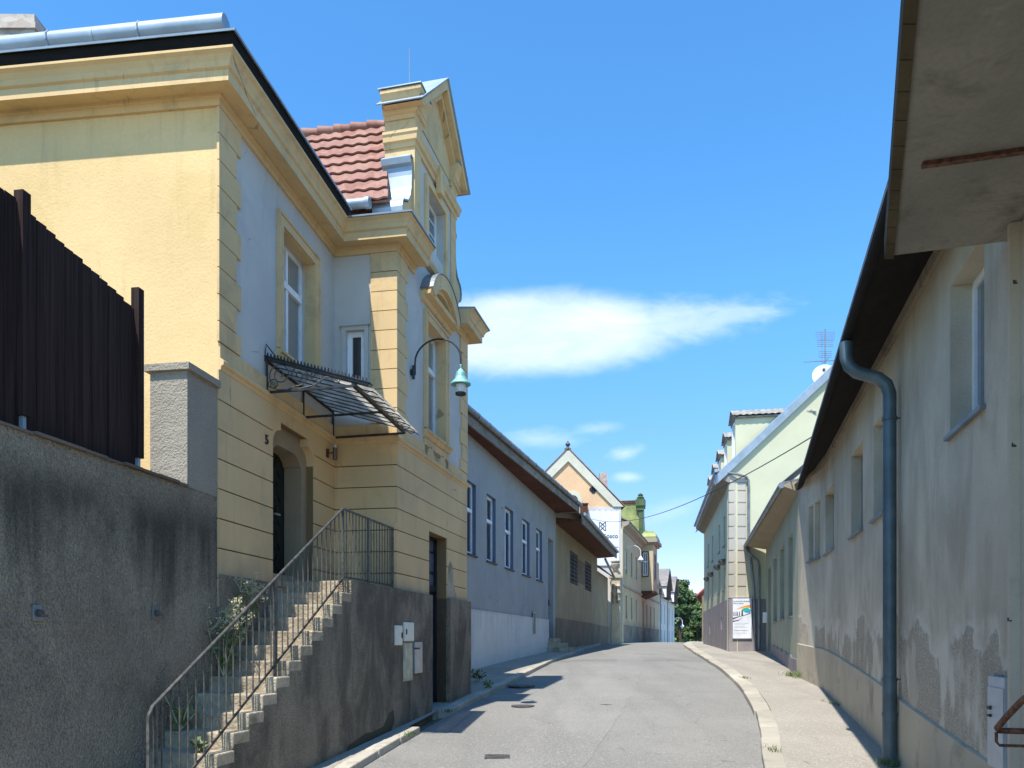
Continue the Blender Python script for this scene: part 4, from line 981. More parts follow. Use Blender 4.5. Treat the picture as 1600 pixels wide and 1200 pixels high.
# eaves: soffit, gutter, roof
OUT=[(-1,.975),(2,1.91),(6.96,3.45),(20.6,7.69)]
def wx(y): return 2.57+.279*(y-1) if y<=17.9 else 7.285+.14*(y-17.9)
st_=[1,3,5,7,9,11,13,15,17,18.5,20.6]
sf=MB(); ro=MB()
for a,b in zip(st_,st_[1:]):
    oa,ob=interp(OUT,a),interp(OUT,b)
    sf.hexa([(oa,a,4.0),(wx(a)+.1,a,4.19),(wx(b)+.1,b,4.19),(ob,b,4.0),(oa,a,4.06),(wx(a)+.1,a,4.26),(wx(b)+.1,b,4.26),(ob,b,4.06)])
    ro.hexa([(oa-.05,a,4.09),(oa+5,a,8.0),(ob+5,b,8.0),(ob-.05,b,4.09),(oa-.05,a,4.15),(oa+5,a,8.1),(ob+5,b,8.1),(ob-.05,b,4.15)])
sf.build('soffit',M['blackwood'],rh); ro.build('roof',M['darktile'],rh)
gu=MB(); gu.tube([(interp(OUT,y)+.02,y,4.06) for y in st_],.065,10)
gu.build('gutter',M['blackwood'],rh,True)
mo=MB(); 
for a,b in zip(st_,st_[1:]): mo.hexa([(wx(a)-.06,a,4.05),(wx(a)+.02,a,4.05),(wx(b)+.02,b,4.05),(wx(b)-.06,b,4.05),(wx(a)-.09,a,4.17),(wx(a)+.02,a,4.17),(wx(b)+.02,b,4.17),(wx(b)-.09,b,4.17)])
mo.build('moulding',plaster('stained_cornice_render',(.22,.18,.125),var=.3,fine=20,bump=.6,stain=((.09,.075,.055),.8),stains=1.2,speck=.3),rh)
# downpipe with swan neck
sp_=RA.at(1390,t=.13); pp=[(.66,3.98),(.66,3.78),(.62,3.66),(.53,3.57),(.40,3.52),(.27,3.47),(.17,3.38),(.13,3.25),(.13,3.1),(.13,1.0)]
m=MB(); m.tube([RA.p(sp_-.0,t,z) for t,z in pp]+[RA.p(sp_,.13,-.55)],.083,16); dp=m.build('downpipe',M['pipe'],rh,True)
m=MB(); m.tube([RA.p(sp_,.13,-.5),RA.p(sp_,.13,g(10.3)+.1)],.088,16); m.build('standpipe',M['pipe'],dp,True)
for z in (2.92,-.52,-.98):
    m=MB(); m.tube([RA.p(sp_,.13,z-.02),RA.p(sp_,.13,z+.02)],.096,16); m.bar(RA.p(sp_+.0,.0,z),RA.p(sp_,.1,z),.02); m.build('pipe_clip',M['pipe'],dp,True)
# pilaster and concrete canopy at the near end
pa,pb=RA.at(1601),RA.at(1574,t=.1)
M['palegrey']=plaster('pale_grey_render',(.54,.475,.365),var=.12,fine=45,bump=.35,stain=((.27,.245,.2),.6),stains=.5,speck=.12)
m=MB(); m.slab(RA,pa-.0,pb,-2.8,3.22,.001,.1); m.build('pilaster',M['palegrey'],rh)
m=MB(); m.slab(RA,.2,pa,-2.8,3.2,.001,.03); m.build('entrance_wall',M['palegrey'],rh)
cp=MB(); P=[(3.16,6.45),(4.05,6.2),(3.1,2.3),(1.3,2.3)]
cp.hexa([(x,y,3.225) for x,y in P]+[(x,y,3.34) for x,y in P]); ca_=cp.build('concrete_canopy',plaster('stained_concrete_soffit',(.25,.235,.195),var=.2,big=.9,fine=30,bump=.4,stain=((.12,.11,.085),.85),stains=.7,speck=.25,grime=((.42,.40,.33),.4)),rh)
m=MB(); d=Vector((P[3][0]-P[0][0],P[3][1]-P[0][1],0)).normalized()
for i in range(16):
    q=Vector((P[0][0],P[0][1],0))+d*i*.27; rr=random.Random(i); e=Vector((-d.y,d.x,0))*-.02
    m.hexa([tuple(q+Vector((x_,0,z_))+d*l_) for l_,x_,z_ in ((0,-.03,3.2),(0,.045,3.2),(.26,.045,3.2),(.26,-.03,3.2),(0,-.035,3.36),(0,.03,3.36),(.26,.03,3.36),(.26,-.035,3.36))])
m.build('edge',M['brick'] if False else plaster('mossy_edge',(.085,.065,.035),var=.4,fine=22,bump=.8,stain=((.06,.05,.03),.8),stains=2),ca_)
m=MB(); q0=gp; 
def oncan(u,v,z): y=z*F/(HZ-v); return Vector(((u-800)/F*y,y,z))
m.bar(oncan(1441,258,3.21),oncan(1640,230,3.21),.045,.03); m.build('rusty_bar',M['rust'],ca_)
# cabinet, handrail, hooks
a,zt=RA.at(1553,1056,.0); zb=RA.at(1553,1196)[1]
cb=thing('electric_cabinet','narrow grey metal cabinet sunk in the right house wall beside the handrail','cabinet',RA.p(a-.15,0,zb))
m=MB(); m.wbox(RA,a-.4,a,.001,.045,zb,zt); m.build('housing',M['greybox'],cb,bevel=.005)
m=MB(); m.wbox(RA,a-.4,a-.02,.045,.055,zb+.02,zt-.09); d_=m.build('door',M['greybox'],cb)
m=MB(); m.wbox(RA,a-.13,a-.07,.055,.075,zt-.28,zt-.25); m.wbox(RA,a-.13,a-.07,.055,.075,zt-.34,zt-.32); m.build('latch',M['iron'],d_)
hr=thing('handrail','bent rusty tube handrail at the right edge of the picture','handrail',RA.p(5.0,.2,-.8))
e1=RA.at(1556,1137,.34); s=e1[0]-.0; z=e1[1]
m=MB(); m.tube([RA.p(s-1.6,.34,z+.62),RA.p(s-.5,.34,z+.23),RA.p(s-.2,.34,z+.09),RA.p(s-.03,.34,z+.0),RA.p(s,.32,z-.02),RA.p(s+.0,.1,z-.02)],.022,10); m.build('rail',M['rust'],hr,True)
m=MB(); m.tube([RA.p(s-.01,.34,z-.03),RA.p(s-.01,.34,z-.1),RA.p(s-.01,.32,z-.125),RA.p(s,.1,z-.125)],.011,8); m.build('bracket',M['rust'],hr,True)
for k,(u,v,lab) in enumerate(((1590,442,'topmost small bent wire hook on the pilaster under the concrete canopy'),(1588,697,'small bent wire hook on the pilaster at half height beside the near window'),(1581,970,'lowest small bent wire hook on the pilaster above the cabinet'))):
    s,z=RA.at(u,v,.1); m=MB(); m.tube([RA.p(s,.1,z),RA.p(s,.125,z),RA.p(s+.0,.125,z)],.006,6); m.tube([RA.p(s,.125,z),RA.p(s-.045,.125,z),],.006,6); m.tube([RA.p(s,.125,z),RA.p(s,.125,z+.025)],.006,6)
    tag(m.build('wall_hook',M['iron']),lab,'hook','wire hooks on the pilaster')
q=RA.p(sp_-.15,.18,g(10.2)+.14); tuft(q,90,.12,(.06,.07),'green grass tuft at the foot of the blue grey downpipe',1)
q=RB.p(RB.L-.25,.12,g(20.3)+.14); tuft(q,160,.2,(.08,.3),'dry grass tuft at the far end of the right grey wall',2)
q=RA.p(14.8,.06,g(15.3)+.13); tuft(q,130,.09,(.03,.8),'thin line of grass along the base of the right grey wall',3)

# ================================================================== LOW GREEN BUILDING
LG=Wall((7.665,20.57),(11.2,33.85),True)
lg=thing('low_green_building','low pale green building with cream eaves between grey house and tall green house','house',(9,27,-.8))
M['palegreen']=plaster('pale_green_render',(.57,.555,.38),var=.06,fine=35,bump=.2,stain=((.53,.51,.33),.4),stains=.4,speck=.05)
M['dullgreen']=plaster('dull_green_render',(.36,.375,.27),var=.12,fine=35,bump=.25,stain=((.27,.27,.2),.5),stains=.4,speck=.08)
M['purple']=plaster('mauve_grey_plinth',(.27,.24,.245),var=.12,fine=40,bump=.3,stain=((.4,.37,.34),.35),stains=.6,speck=.1)
lo=[]
for u0,u1,v0,v1 in ((1232,1238.5,857,967),(1219,1225.5,871,972),(1208.5,1214,881,976)):
    a,zb=LG.at(u0,v1); b,_=LG.at(u1,v1); zt=LG.at(u0,v0)[1]; lo.append((min(a,b),max(a,b),.7,3.1))
da=LG.at(1204.5),LG.at(1199.5); ld=(min(da),max(da),-.5,3.0)
m=MB(); m.slab(LG,0.02,LG.L,-2,4.2,-.35,0,lo+[ld]); m.build('wall',M['dullgreen'],lg)
for o in lo: window(lg,LG,*o,.15,'oldframe','glass',None,True,('zinc_dark',.05),.06)
m=MB(); m.wbox(LG,ld[0],ld[1],-.2,-.12,-.45,3.0); m.build('door',wood('brown_door',(.14,.075,.04)),lg)
m=MB()
for i in range(8):
    a=LG.L*i/8+.021; b=LG.L*(i+1)/8-.0
    if a<ld[0]<b or a<ld[1]<b:
        continue
    m.hexa([LG.p(a,.001,-2),LG.p(b,.001,-2),LG.p(b,.04,-2),LG.p(a,.04,-2)]+[LG.p(a,.001,g(LG.p(a,0,0).y)+.58),LG.p(b,.001,g(LG.p(b,0,0).y)+.5),LG.p(b,.04,g(LG.p(b,0,0).y)+.5),LG.p(a,.04,g(LG.p(a,0,0).y)+.58)])
m.build('plinth',M['purple'],lg)
lo_=lambda s: .36+.46*s/LG.L
m=MB(); a,b=0.,LG.L-.1
m.hexa([LG.p(a,.001,3.98),LG.p(a,lo_(a),4.13),LG.p(b,lo_(b),4.13),LG.p(b,.001,3.98),LG.p(a,.001,4.3),LG.p(a,lo_(a),4.2),LG.p(b,lo_(b),4.2),LG.p(b,.001,4.3)]); m.build('soffit',plaster('cream_soffit',(.33,.27,.19),var=.08),lg)
m=MB(); a,b=0.,LG.L-.05; m.hexa([LG.p(a,lo_(a)+.06,4.21),LG.p(b,lo_(b)+.06,4.21),LG.p(b,-5,4.9),LG.p(a,-5,4.9),LG.p(a,lo_(a)+.06,4.25),LG.p(b,lo_(b)+.06,4.25),LG.p(b,-5,5.3),LG.p(a,-5,5.3)])
m.prism([LG.p(0,lo_(0)+.06,4.252),LG.p(1.3,.1,4.5),LG.p(1.3,-1.2,5.6),LG.p(0,-1.2,5.6)],(0,0,-.02)); m.build('roof',M['zinc_dark'],lg)
gu=MB(); gu.tube([LG.p(-.0,lo_(0)+.06,4.17),LG.p(LG.L-.1,lo_(LG.L)+.06,4.17)],.085,10); gu.tube([LG.p(LG.L-.15,.86,4.12),LG.p(LG.L-.15,.8,3.9),LG.p(LG.L-.1,.35,3.5),LG.p(LG.L-.1,.30,3.2),LG.p(LG.L-.1,.30,-.4)],.06,10); gu.build('gutter',M['zinc_dark'],lg,True)
s=LG.at(1191,965,t=.2); bx=thing('letter_box','small white letter box on the dark corner beside the low green building','mailbox',LG.p(LG.L-.45,.05,.9))
m=MB(); m.wbox(LG,LG.L-.62,LG.L-.3,.002,.16,.75,1.2); m.build('housing',M['white'],bx,bevel=.01); m=MB(); m.wbox(LG,LG.L-.6,LG.L-.32,.16,.168,1.05,1.09); m.build('slot',M['iron'],bx)

# ================================================================== TALL GREEN HOUSE
Q=(9.63,34.0); GF=Wall(Q,(22.0,34.5)); GS=Wall(Q,(12.55,50.2),True)
th=thing('green_house','tall pale green house with mauve base, quoins and five roof dormers','house',(9.63,34,-.6))
RID=6.6; ZE=7.45; ZR=13.65
m=MB(); m.wprism(GF,[(.0,-1.5),(12.3,-1.5),(12.3,8),(RID,ZR),(0.0,ZE)],-.35,0); m.build('gable_wall',M['palegreen'],th)
ups=[];los=[]
for s_ in (2.35,5.1,9.4,12.7): ups.append((s_-.42,s_+.42,4.45,5.85)); los.append((s_-.42,s_+.42,2.35,3.45))
cel=[(3.2,3.7,.5,1.1),(10.6,11.2,.3,1.0)]
m=MB(); m.slab(GS,.02,GS.L,-1.5,7.4,-.35,0,ups+los+cel); m.build('wall',M['palegreen'],th)
for o in ups: window(th,GS,*o,.22,'oldframe','glassblue',.65,True,('zinc_dark',.06),.06)
for o in los:
    f=window(th,GS,*o,.22,'oldframe','glassblue',None,True,('zinc_dark',.06),.06)
    q=MB(); q.tprism(GS,[(0.001,o[3]+.12),(.1,o[3]+.14),(.24,o[3]+.24),(.26,o[3]+.32),(.0,o[3]+.34)],o[0]-.15,o[1]+.15); q.build('hood',M['castiron'],f)
for o in cel: window(th,GS,*o,.15,'oldframe','glass',None,False,None,.05)
m=MB(); m.slab(GS,0,GS.L,-1.5,1.82,.001,.05,cel); m.build('plinth',M['purple'],th)
m=MB(); m.slab(GF,-.05,6,-1.5,1.82,.001,.05); m.build('plinth',M['purple'],th)
M['quoinstone']=plaster('buff_quoin_render',(.50,.45,.37),var=.08,fine=40,bump=.2,speck=.08)
m=MB(); zz=1.84
while zz<6.9:
    z2=min(zz+.53,6.98); m.slab(GF,-.04,.72,zz+.03,z2-.03,.001,.04); m.slab(GS,.0,.5,zz+.03,z2-.03,.001,.042); zz=z2
m.slab(GF,-.06,.75,6.98,7.3,.001,.05); m.build('quoin',M['quoinstone'],th)
m=MB(); m.tprism(GS,[(0.001,6.95),(.12,7.0),(.5,7.28),(.52,7.42),(0,7.45)],-.1,GS.L+.1); m.build('cornice',plaster('grey_cornice',(.30,.27,.235),var=.1),th)
gu=MB(); gu.tube([GS.p(-.15,.58,7.5),GS.p(GS.L+.1,.58,7.5)],.08,10); go=gu.build('gutter',M['zinc'],th,True)
gu=MB(); gu.tube([GS.p(-.12,.5,7.46),GF.p(.3,.18,7.3),GF.p(.72,.12,7.2),GF.p(.82,.1,7.05),GF.p(.82,.1,4.3),GF.p(.9,.1,3.7),GF.p(1.05,.12,2.3),GF.p(1.1,.12,-.5)],.055,10); gu.build('downpipe',M['zinc_dark'],th,True)
# roof planes follow street wall and gable
m=MB(); slope=(ZR-ZE)/RID
def roofp(s,t,dz=0): return GS.p(s,-t,ZE+slope*t+dz)     # t metres back from the street wall
m.face([roofp(.0,-.55,.1),roofp(GS.L+.2,-.55,.1),roofp(GS.L+.2,RID,.1),roofp(1.5,RID,.1)]); m.face([roofp(1.5,RID,.1),roofp(GS.L+.2,RID,.1),GS.p(GS.L+.2,-13.5,7),GS.p(2.9,-13.5,7)])
m.build('roof',M['greytile'],th)
m=MB(); z0=[(-.55,ZE-slope*.55),(RID,ZR),(RID,ZR+.42),(-.55,ZE-slope*.55+.42)]
m.wprism(GF,z0,-.4,.14); m.build('verge_flashing',M['zinc'],th)
# dormers
for k,sy in enumerate((1.0,4.75,8.3,11.6,15.0)):
    s0=sy-.05; s1=s0+1.5; tf=.35; zt=10.55-.02*k
    d=MB(); zb=ZE+slope*tf-.2; tb=tf+3.4
    d.hexa([GS.p(s0,-tf,zb),GS.p(s0,-tb,zt-.1),GS.p(s1,-tb,zt-.1),GS.p(s1,-tf,zb),GS.p(s0,-tf,zt-.5),GS.p(s0,-tb,zt-.02),GS.p(s1,-tb,zt-.02),GS.p(s1,-tf,zt-.5)]) if False else d.hexa([GS.p(s0,-tf,zb),GS.p(s0,-tb,zb),GS.p(s1,-tb,zb),GS.p(s1,-tf,zb),GS.p(s0,-tf,zt-.45),GS.p(s0,-tb,zt-.45),GS.p(s1,-tb,zt-.45),GS.p(s1,-tf,zt-.45)])
    do=d.build('dormer',M['palegreen'],th)
    q=MB(); rows_=5; n_=26; mid=(s0+s1)/2
    for sgn in (-1,1):
        for r in range(rows_):
            prev=None
            for i in range(n_*2+1):
                t=tf-.15+(tb-tf+.2)*i/(n_*2); hh=.02*math.sin(i*math.pi*.5)
                def pt(fr): 
                    sx=mid+sgn*(.0+(.92)*(1-fr)); return GS.p(sx,-t,zt-.35+.42*fr+hh)
                a=pt(r/rows_-.03)+Vector((0,0,.03)); b=pt((r+1)/rows_); c_=a-Vector((0,0,.05)); ids=[q.vv(c_),q.vv(a),q.vv(b)]
                if prev: q.f.append([prev[0],prev[1],ids[1],ids[0]]); q.f.append([prev[1],prev[2],ids[2],ids[1]])
                prev=ids
    q.build('roof',M['greytile'],do,True)
    q=MB(); q.wprism(GS,[(s0-.17,zt-.45),(s1+.17,zt-.45),(mid,zt+.02)],-tf+.02,-tf-.1); q.wbox(GS,s0-.13,s1+.13,-tb,-tf+.05,zt-.5,zt-.43); q.build('eaves',M['greywood'],do)
    window(do,GS,s0+.3,s1-.3,zb+.75,zt-.6,.02,'white','glass',None,True,None,.06,t=-tf+.06)
# aerial and dish on the roof
an=thing('tv_antenna','tall rooftop television antenna on the green house','antenna',(14.6,35.8,12.2))
m=MB(); m.tube([(14.6,35.8,12.0),(14.6,35.8,14.5)],.032,6); m.build('mast',M['zinc_dark'],an)
m=MB()
for z,l,d_,n in ((14.35,.9,.24,5),(13.95,.75,.2,4),(13.45,.6,.25,4)):
    for i in range(n): m.bar((14.6-l/2,35.8,z-i*.09),(14.6+l/2,35.8,z-i*.09),.02)
m.bar((13.6,35.8,12.95),(15.4,35.8,13.05),.03); m.bar((14.6,35.4,13.0),(14.6,36.2,13.0),.02)
m.bar((14.45,35.8,12.95),(14.45,35.8,14.4),.012); m.build('element',M['zinc_dark'],an)
ds=thing('satellite_dish','white satellite dish on the roof verge of the green house','satellite dish',(14.28,35.3,11.6))
m=MB(); ax=Vector((-.35,-.9,.3)).normalized(); U=ax.cross(Vector((0,0,1))).normalized(); V=U.cross(ax); cpt=Vector((14.25,35.1,12.12)); ring=[]
for j in range(6):
    r=.5*j/5+.001; ring.append([m.vv(cpt+(U*math.cos(6.2832*k/24)+V*math.sin(6.2832*k/24)*1.08)*r+ax*(.35*r*r*2-.15)) for k in range(24)])
for a,b in zip(ring,ring[1:]):
    for k in range(24): m.f.append([a[k],a[(k+1)%24],b[(k+1)%24],b[k]])
m.build('reflector',M['white'],ds,True)
m=MB(); m.bar(cpt-V*.45-ax*.0,cpt+ax*.45-V*.1,.025); m.bar(cpt-ax*.15,(14.28,35.4,11.4),.05); m.box(cpt.x+ax.x*.45-.05,cpt.x+ax.x*.45+.05,cpt.y+ax.y*.45-.05,cpt.y+ax.y*.45+.05,cpt.z+.02,cpt.z+.14); m.build('arm',M['castiron'],ds)
# poster board at the corner
po=thing('poster_board','framed poster with orange and teal curves on the mauve corner base','poster',GF.p(.53,.06,.1))
a,b,z0,z1=.10,.97,.07,1.88
m=MB(); m.wbox(GF,a,b,.052,.085,z0,z1); m.build('board',plain('poster_paper',(.78,.80,.84),.5),po)
m=MB(); surround(m,GF,a+.02,b-.02,z0,z1-.02,.02,.085,.097); m.wbox(GF,a,b,.08,.10,z0-.03,z0+.01); m.build('frame',M['steel'],po)
def pg(col,polys,nm='print',t=.0865):
    q=MB()
    for p in polys: q.wprism(GF,[(a+x*(b-a),z0+y*(z1-z0)) for x,y in p],.085,t)
    return q.build(nm,plain('print_'+nm+str(len(bpy.data.materials)),col,.5),po)
pg((.85,.33,.06),[[(.06,.70),(.3,.735),(.6,.79),(.95,.83),(.95,.74),(.7,.76),(.5,.745),(.3,.715)]])
pg((.75,.66,.12),[[(.44,.64),(.47,.72),(.55,.755),(.7,.765),(.8,.75),(.6,.74),(.5,.70)]],t=.0872)
pg((.03,.45,.42),[[(.5,.67),(.52,.73),(.62,.745),(.8,.745),(.95,.70),(.95,.66),(.75,.655)]])
pg((.06,.25,.6),[[(.55,.655),(.75,.66),(.93,.655),(.9,.62),(.72,.625)]])
pg((.03,.03,.05),[[(x,.55),(x+w_,.55),(x+w_*.8,.55+h),(x+w_*.2,.55+h)] for x,w_,h in ((.06,.05,.1),(.16,.05,.11),(.24,.05,.1),(.34,.05,.1),(.46,.09,.14))]+[[(.03,.5),(.3,.535),(.6,.555),(.9,.60),(.95,.63),(.8,.60),(.5,.545),(.3,.515),(.03,.46)],[(.03,.40),(.3,.43),(.55,.52),(.3,.45),(.03,.43)]])
rr=random.Random(2); bars=[]
for y,x0,x1,h in ((.905,.06,.52,.018),(.905,.56,.88,.018),(.855,.06,.28,.016),(.855,.32,.58,.016)):
    x=x0
    while x<x1: l=rr.uniform(.02,.035); bars.append([(x,y-h),(x+l,y-h),(x+l,y+h*rr.choice((.4,1))),(x,y+h*rr.choice((.4,1)))]); x+=l+.012
for y in (.365,.335,.29,.265,.2,.19,.13):
    x=.1
    while x<rr.uniform(.6,.9): l=rr.uniform(.02,.07); bars.append([(x,y-.004),(x+l,y-.004),(x+l,y+.004),(x,y+.004)]); x+=l+.02
pg((.22,.22,.26),bars,'lettering')
# ================================================================== BLUE HOUSE
BW=Wall((-1.18-.24*5,17.5),(-1.18+.24*13.4,35.9))
bh=thing('blue_house','long blue house with white plinth and five tall white windows','house',(.5,29,-.8))
M['blue']=plaster('blue_render',(.335,.335,.32),var=.07,fine=40,bump=.25,stain=((.26,.262,.28),.5),stains=.4,speck=.06,foot=((.20,.195,.185),.6,.95,.6),grime=((.16,.15,.14),.45))
M['bluerev']=plaster('blue_reveal',(.12,.155,.22),var=.08)
M['whitebase']=plaster('white_plinth',(.64,.62,.57),var=.07,fine=40,bump=.25,stain=((.42,.42,.41),.5),stains=.5,speck=.06,streak=((.33,.34,.33),.4,.9,-.6))
ops=[]
for u0,u1 in ((730,743.6),(760.5,774.5),(789,802),(816,827.5),(838,847)): ops.append((BW.at(u0),BW.at(u1),2.50,4.62))
bd=(BW.at(856.5),BW.at(864.3),-.1,4.55)
m=MB(); m.slab(BW,0,BW.L,-2,6.25,-.35,0,ops+[bd]); m.build('wall',M['blue'],bh)
for o in ops:
    f=window(bh,BW,*o,.115,'white','glass',.62,False,('iron',.06),.10)
    q=MB(); 
    q.wbox(BW,o[1]-.012,o[1],-.10,.0,o[2],o[3]); q.wbox(BW,o[0],o[1]-.012,-.10,0,o[3]-.012,o[3]); q.build('reveal',M['bluerev'],f)
m=MB(); m.slab(BW,0,BW.at(856),-2,.88,.001,.05); m.wbox(BW,0,BW.at(856),.001,.065,.86,.90); m.build('plinth',M['whitebase'],bh)
m=MB(); m.wbox(BW,bd[0],bd[1],-.3,-.22,-.1,3.3); m.wbox(BW,bd[0],bd[1],-.28,-.2,3.3,3.4); do=m.build('door',plain('blue_grey_door',(.17,.20,.26),.5),bh); m=MB(); m.wbox(BW,bd[0],bd[1],-.29,-.26,3.4,4.55); m.build('pane',M['glass'],do)
m=MB(); m.wbox(BW,bd[0]+.1,bd[0]+.55,-.22,-.02,1.8,2.5); m.wbox(BW,bd[0]+.1,bd[0]+.65,-.22,.04,1.55,1.8); m.build('mail_box',M['iron'],bh)
ent=thing('doorstep','worn concrete doorstep with three treads at the blue house door','steps',BW.p(BW.at(862),.4,-.6))
for i,(w_,z) in enumerate(((.95,-.33),(.65,-.13),(.3,.07))):
    m=MB(); m.wbox(BW,bd[0]-.5+.12*i,bd[1]+.25,.001,w_,-1.2,z); m.build('step',M['step'],ent,bevel=.015)
s_,z_=BW.at(832,970); ht=thing('hatch_cover','rusty hatch cover set across the edge of the white plinth','hatch',BW.p(s_,0,z_-.4))
m=MB(); m.wbox(BW,s_-.2,s_+.2,.066,.09,z_-.55,z_+.35); m.build('frame',M['boxgreen'],ht); m=MB(); m.wbox(BW,s_-.15,s_+.15,.09,.098,z_-.5,z_+.3); m.build('leaf',M['greywood'],ht)
# eaves
def ov(s): return max(.12,.28+.78*(s-3.6)/(BW.L-3.6))
def eave(mb,W,t0,z0,t1,z1,th,sa,sb):    # board whose outer edge follows the widening overhang
    n=8
    for i in range(n):
        a=sa+(sb-sa)*i/n; b=sa+(sb-sa)*(i+1)/n
        ta0=t0 if t0<.05 else ov(a)+t0-.1; tb0=t0 if t0<.05 else ov(b)+t0-.1; ta1=ov(a)+t1-.1; tb1=ov(b)+t1-.1
        mb.hexa([W.p(a,ta0,z0),W.p(b,tb0,z0),W.p(b,tb1,z1),W.p(a,ta1,z1),W.p(a,ta0,z0+th),W.p(b,tb0,z0+th),W.p(b,tb1,z1+th),W.p(a,ta1,z1+th)])
m=MB(); eave(m,BW,.001,5.95,.1,5.98,.06,-.2,BW.L+.05); m.build('soffit',M['redwood'],bh)
m=MB(); eave(m,BW,.1,5.92,.15,5.92,.30,-.2,BW.L+.05); m.wbox(BW,BW.L+.05,BW.L+.1,-.3,ov(BW.L)+.05,5.92,6.4); m.build('fascia',M['greywood'],bh)
m=MB(); a,b=-.2,BW.L+.05
m.hexa([BW.p(a,ov(a)+.1,6.18),BW.p(b,ov(b)+.1,6.18),BW.p(b,-3.6,9.05),BW.p(a,-3.6,9.05),BW.p(a,ov(a)+.1,6.24),BW.p(b,ov(b)+.1,6.24),BW.p(b,-3.6,9.15),BW.p(a,-3.6,9.15)]); m.tprism(BW,[(-3.605,9.05),(-8,6.4),(-8,6.5),(-3.605,9.15)],a,b); m.build('roof',M['darktile'],bh)
gu=MB(); gu.tube([BW.p(-.2+(BW.L+.3)*i/8,ov(-.2+(BW.L+.3)*i/8)+.13,6.27) for i in range(9)],.085,10); 
for k in range(18): gu.tube([BW.p(k*1.05,ov(k*1.05)+.13,6.27),BW.p(k*1.05+.04,ov(k*1.05)+.13,6.27)],.1,10)
gu.build('gutter',M['zinc_dark'],bh,True)
m=MB(); p=BW.p(BW.at(834),-2.4,0); y=p.y; m.box(p.x-.3,p.x+.3,y-.3,y+.3,7.2,(1000-706)/F*y); m.box(p.x-.36,p.x+.36,y-.36,y+.36,(1000-714)/F*y,(1000-711)/F*y); m.lathe((p.x-.1,y,(1000-706)/F*y),[(.1,0),(.12,.15),(.08,.3)],8); m.build('chimney',M['brick'],bh)
# ================================================================== TAN HOUSE AND YARD WALL
TW=Wall((-1.18+.24*13.42,35.92),(-1.18+.24*28.5,51.0))
tn=thing('tan_house','low tan house with two barred windows and a heavy wooden eave','house',(3.5,43,-.5))
M['tan']=plaster('tan_render',(.34,.275,.17),var=.14,fine=35,bump=.3,stain=((.25,.2,.12),.5),stains=.4,speck=.1,streak=((.2,.16,.1),.5,5.5,2.0))
M['tanbase']=plaster('stained_tan_plinth',(.22,.18,.125),var=.25,fine=30,bump=.5,stain=((.1,.09,.065),.7),stains=.7,speck=.2)
go_=[(TW.at(890.5),TW.at(903),3.0,4.7),(TW.at(914),TW.at(924),3.0,4.7)]
m=MB(); m.slab(TW,0,TW.L,-1.5,5.7,-.35,0,go_); m.build('wall',M['tan'],tn)
for o in go_:
    f=window(tn,TW,*o,.2,'oldframe','glass',None,True,None,.07)
    q=MB()
    for i in range(9): s=o[0]+(o[1]-o[0])*(i+.5)/9; q.bar(TW.p(s,-.02,o[2]),TW.p(s,-.02,o[3]),.02)
    for i in range(8): z=o[2]+(o[3]-o[2])*(i+.5)/8; q.bar(TW.p(o[0],-.03,z),TW.p(o[1],-.03,z),.03)
    q.build('grille',M['iron'],f)
m=MB(); m.slab(TW,go_[0][1]+.1,go_[1][0]-.1,3.2,4.5,.001,.012); m.build('blind_panel',M['tanbase'],tn)
m=MB(); m.slab(TW,0,TW.L,-1.5,1.05,.001,.04); m.build('plinth',M['tanbase'],tn)
m=MB(); m.tprism(TW,[(0,5.45),(1.2,5.52),(1.2,5.6),(0,5.75)],.1,TW.L+.3); m.build('soffit',M['brownwood'],tn)
m=MB(); m.tprism(TW,[(1.2,5.42),(1.27,5.42),(1.27,5.8),(1.2,5.8)],.1,TW.L+.3); m.build('fascia',M['greywood'],tn)
m=MB(); m.tprism(TW,[(1.3,5.82),(-3.5,8.2),(-7,6),(-7,5.9),(-3.5,8.1),(1.3,5.74)],.1,TW.L+.3); m.build('roof',M['darktile'],tn)
gu=MB(); gu.tube([TW.p(.1,1.34,5.86),TW.p(TW.L+.3,1.34,5.86)],.08,10); gu.build('gutter',M['zinc'],tn,True)
YW=Wall(TW.xy(TW.L+.02),(-1.18+.24*34.6,57.1))
yw=thing('yard_wall','stained tan yard wall with a small tiled lean-to beyond the barred windows','wall',YW.p(3,0,-.3))
m=MB(); m.slab(YW,0,YW.L,-1.5,4.6,-.4,0); m.build('wall_body',M['tan'],yw); m=MB(); m.slab(YW,0,YW.L,-1.5,1.0,.001,.04); m.build('plinth',M['tanbase'],yw)
m=MB(); m.tprism(YW,[(.5,4.55),(.5,4.65),(-2.5,6.8),(-2.5,6.6)],.3,YW.L-.3); m.build('roof',M['darktile'],yw)
m=MB(); m.bar(YW.p(.2,.5,5.4),YW.p(YW.L-.3,.55,4.55),.12); m.build('rafter',M['zinc_dark'],yw)
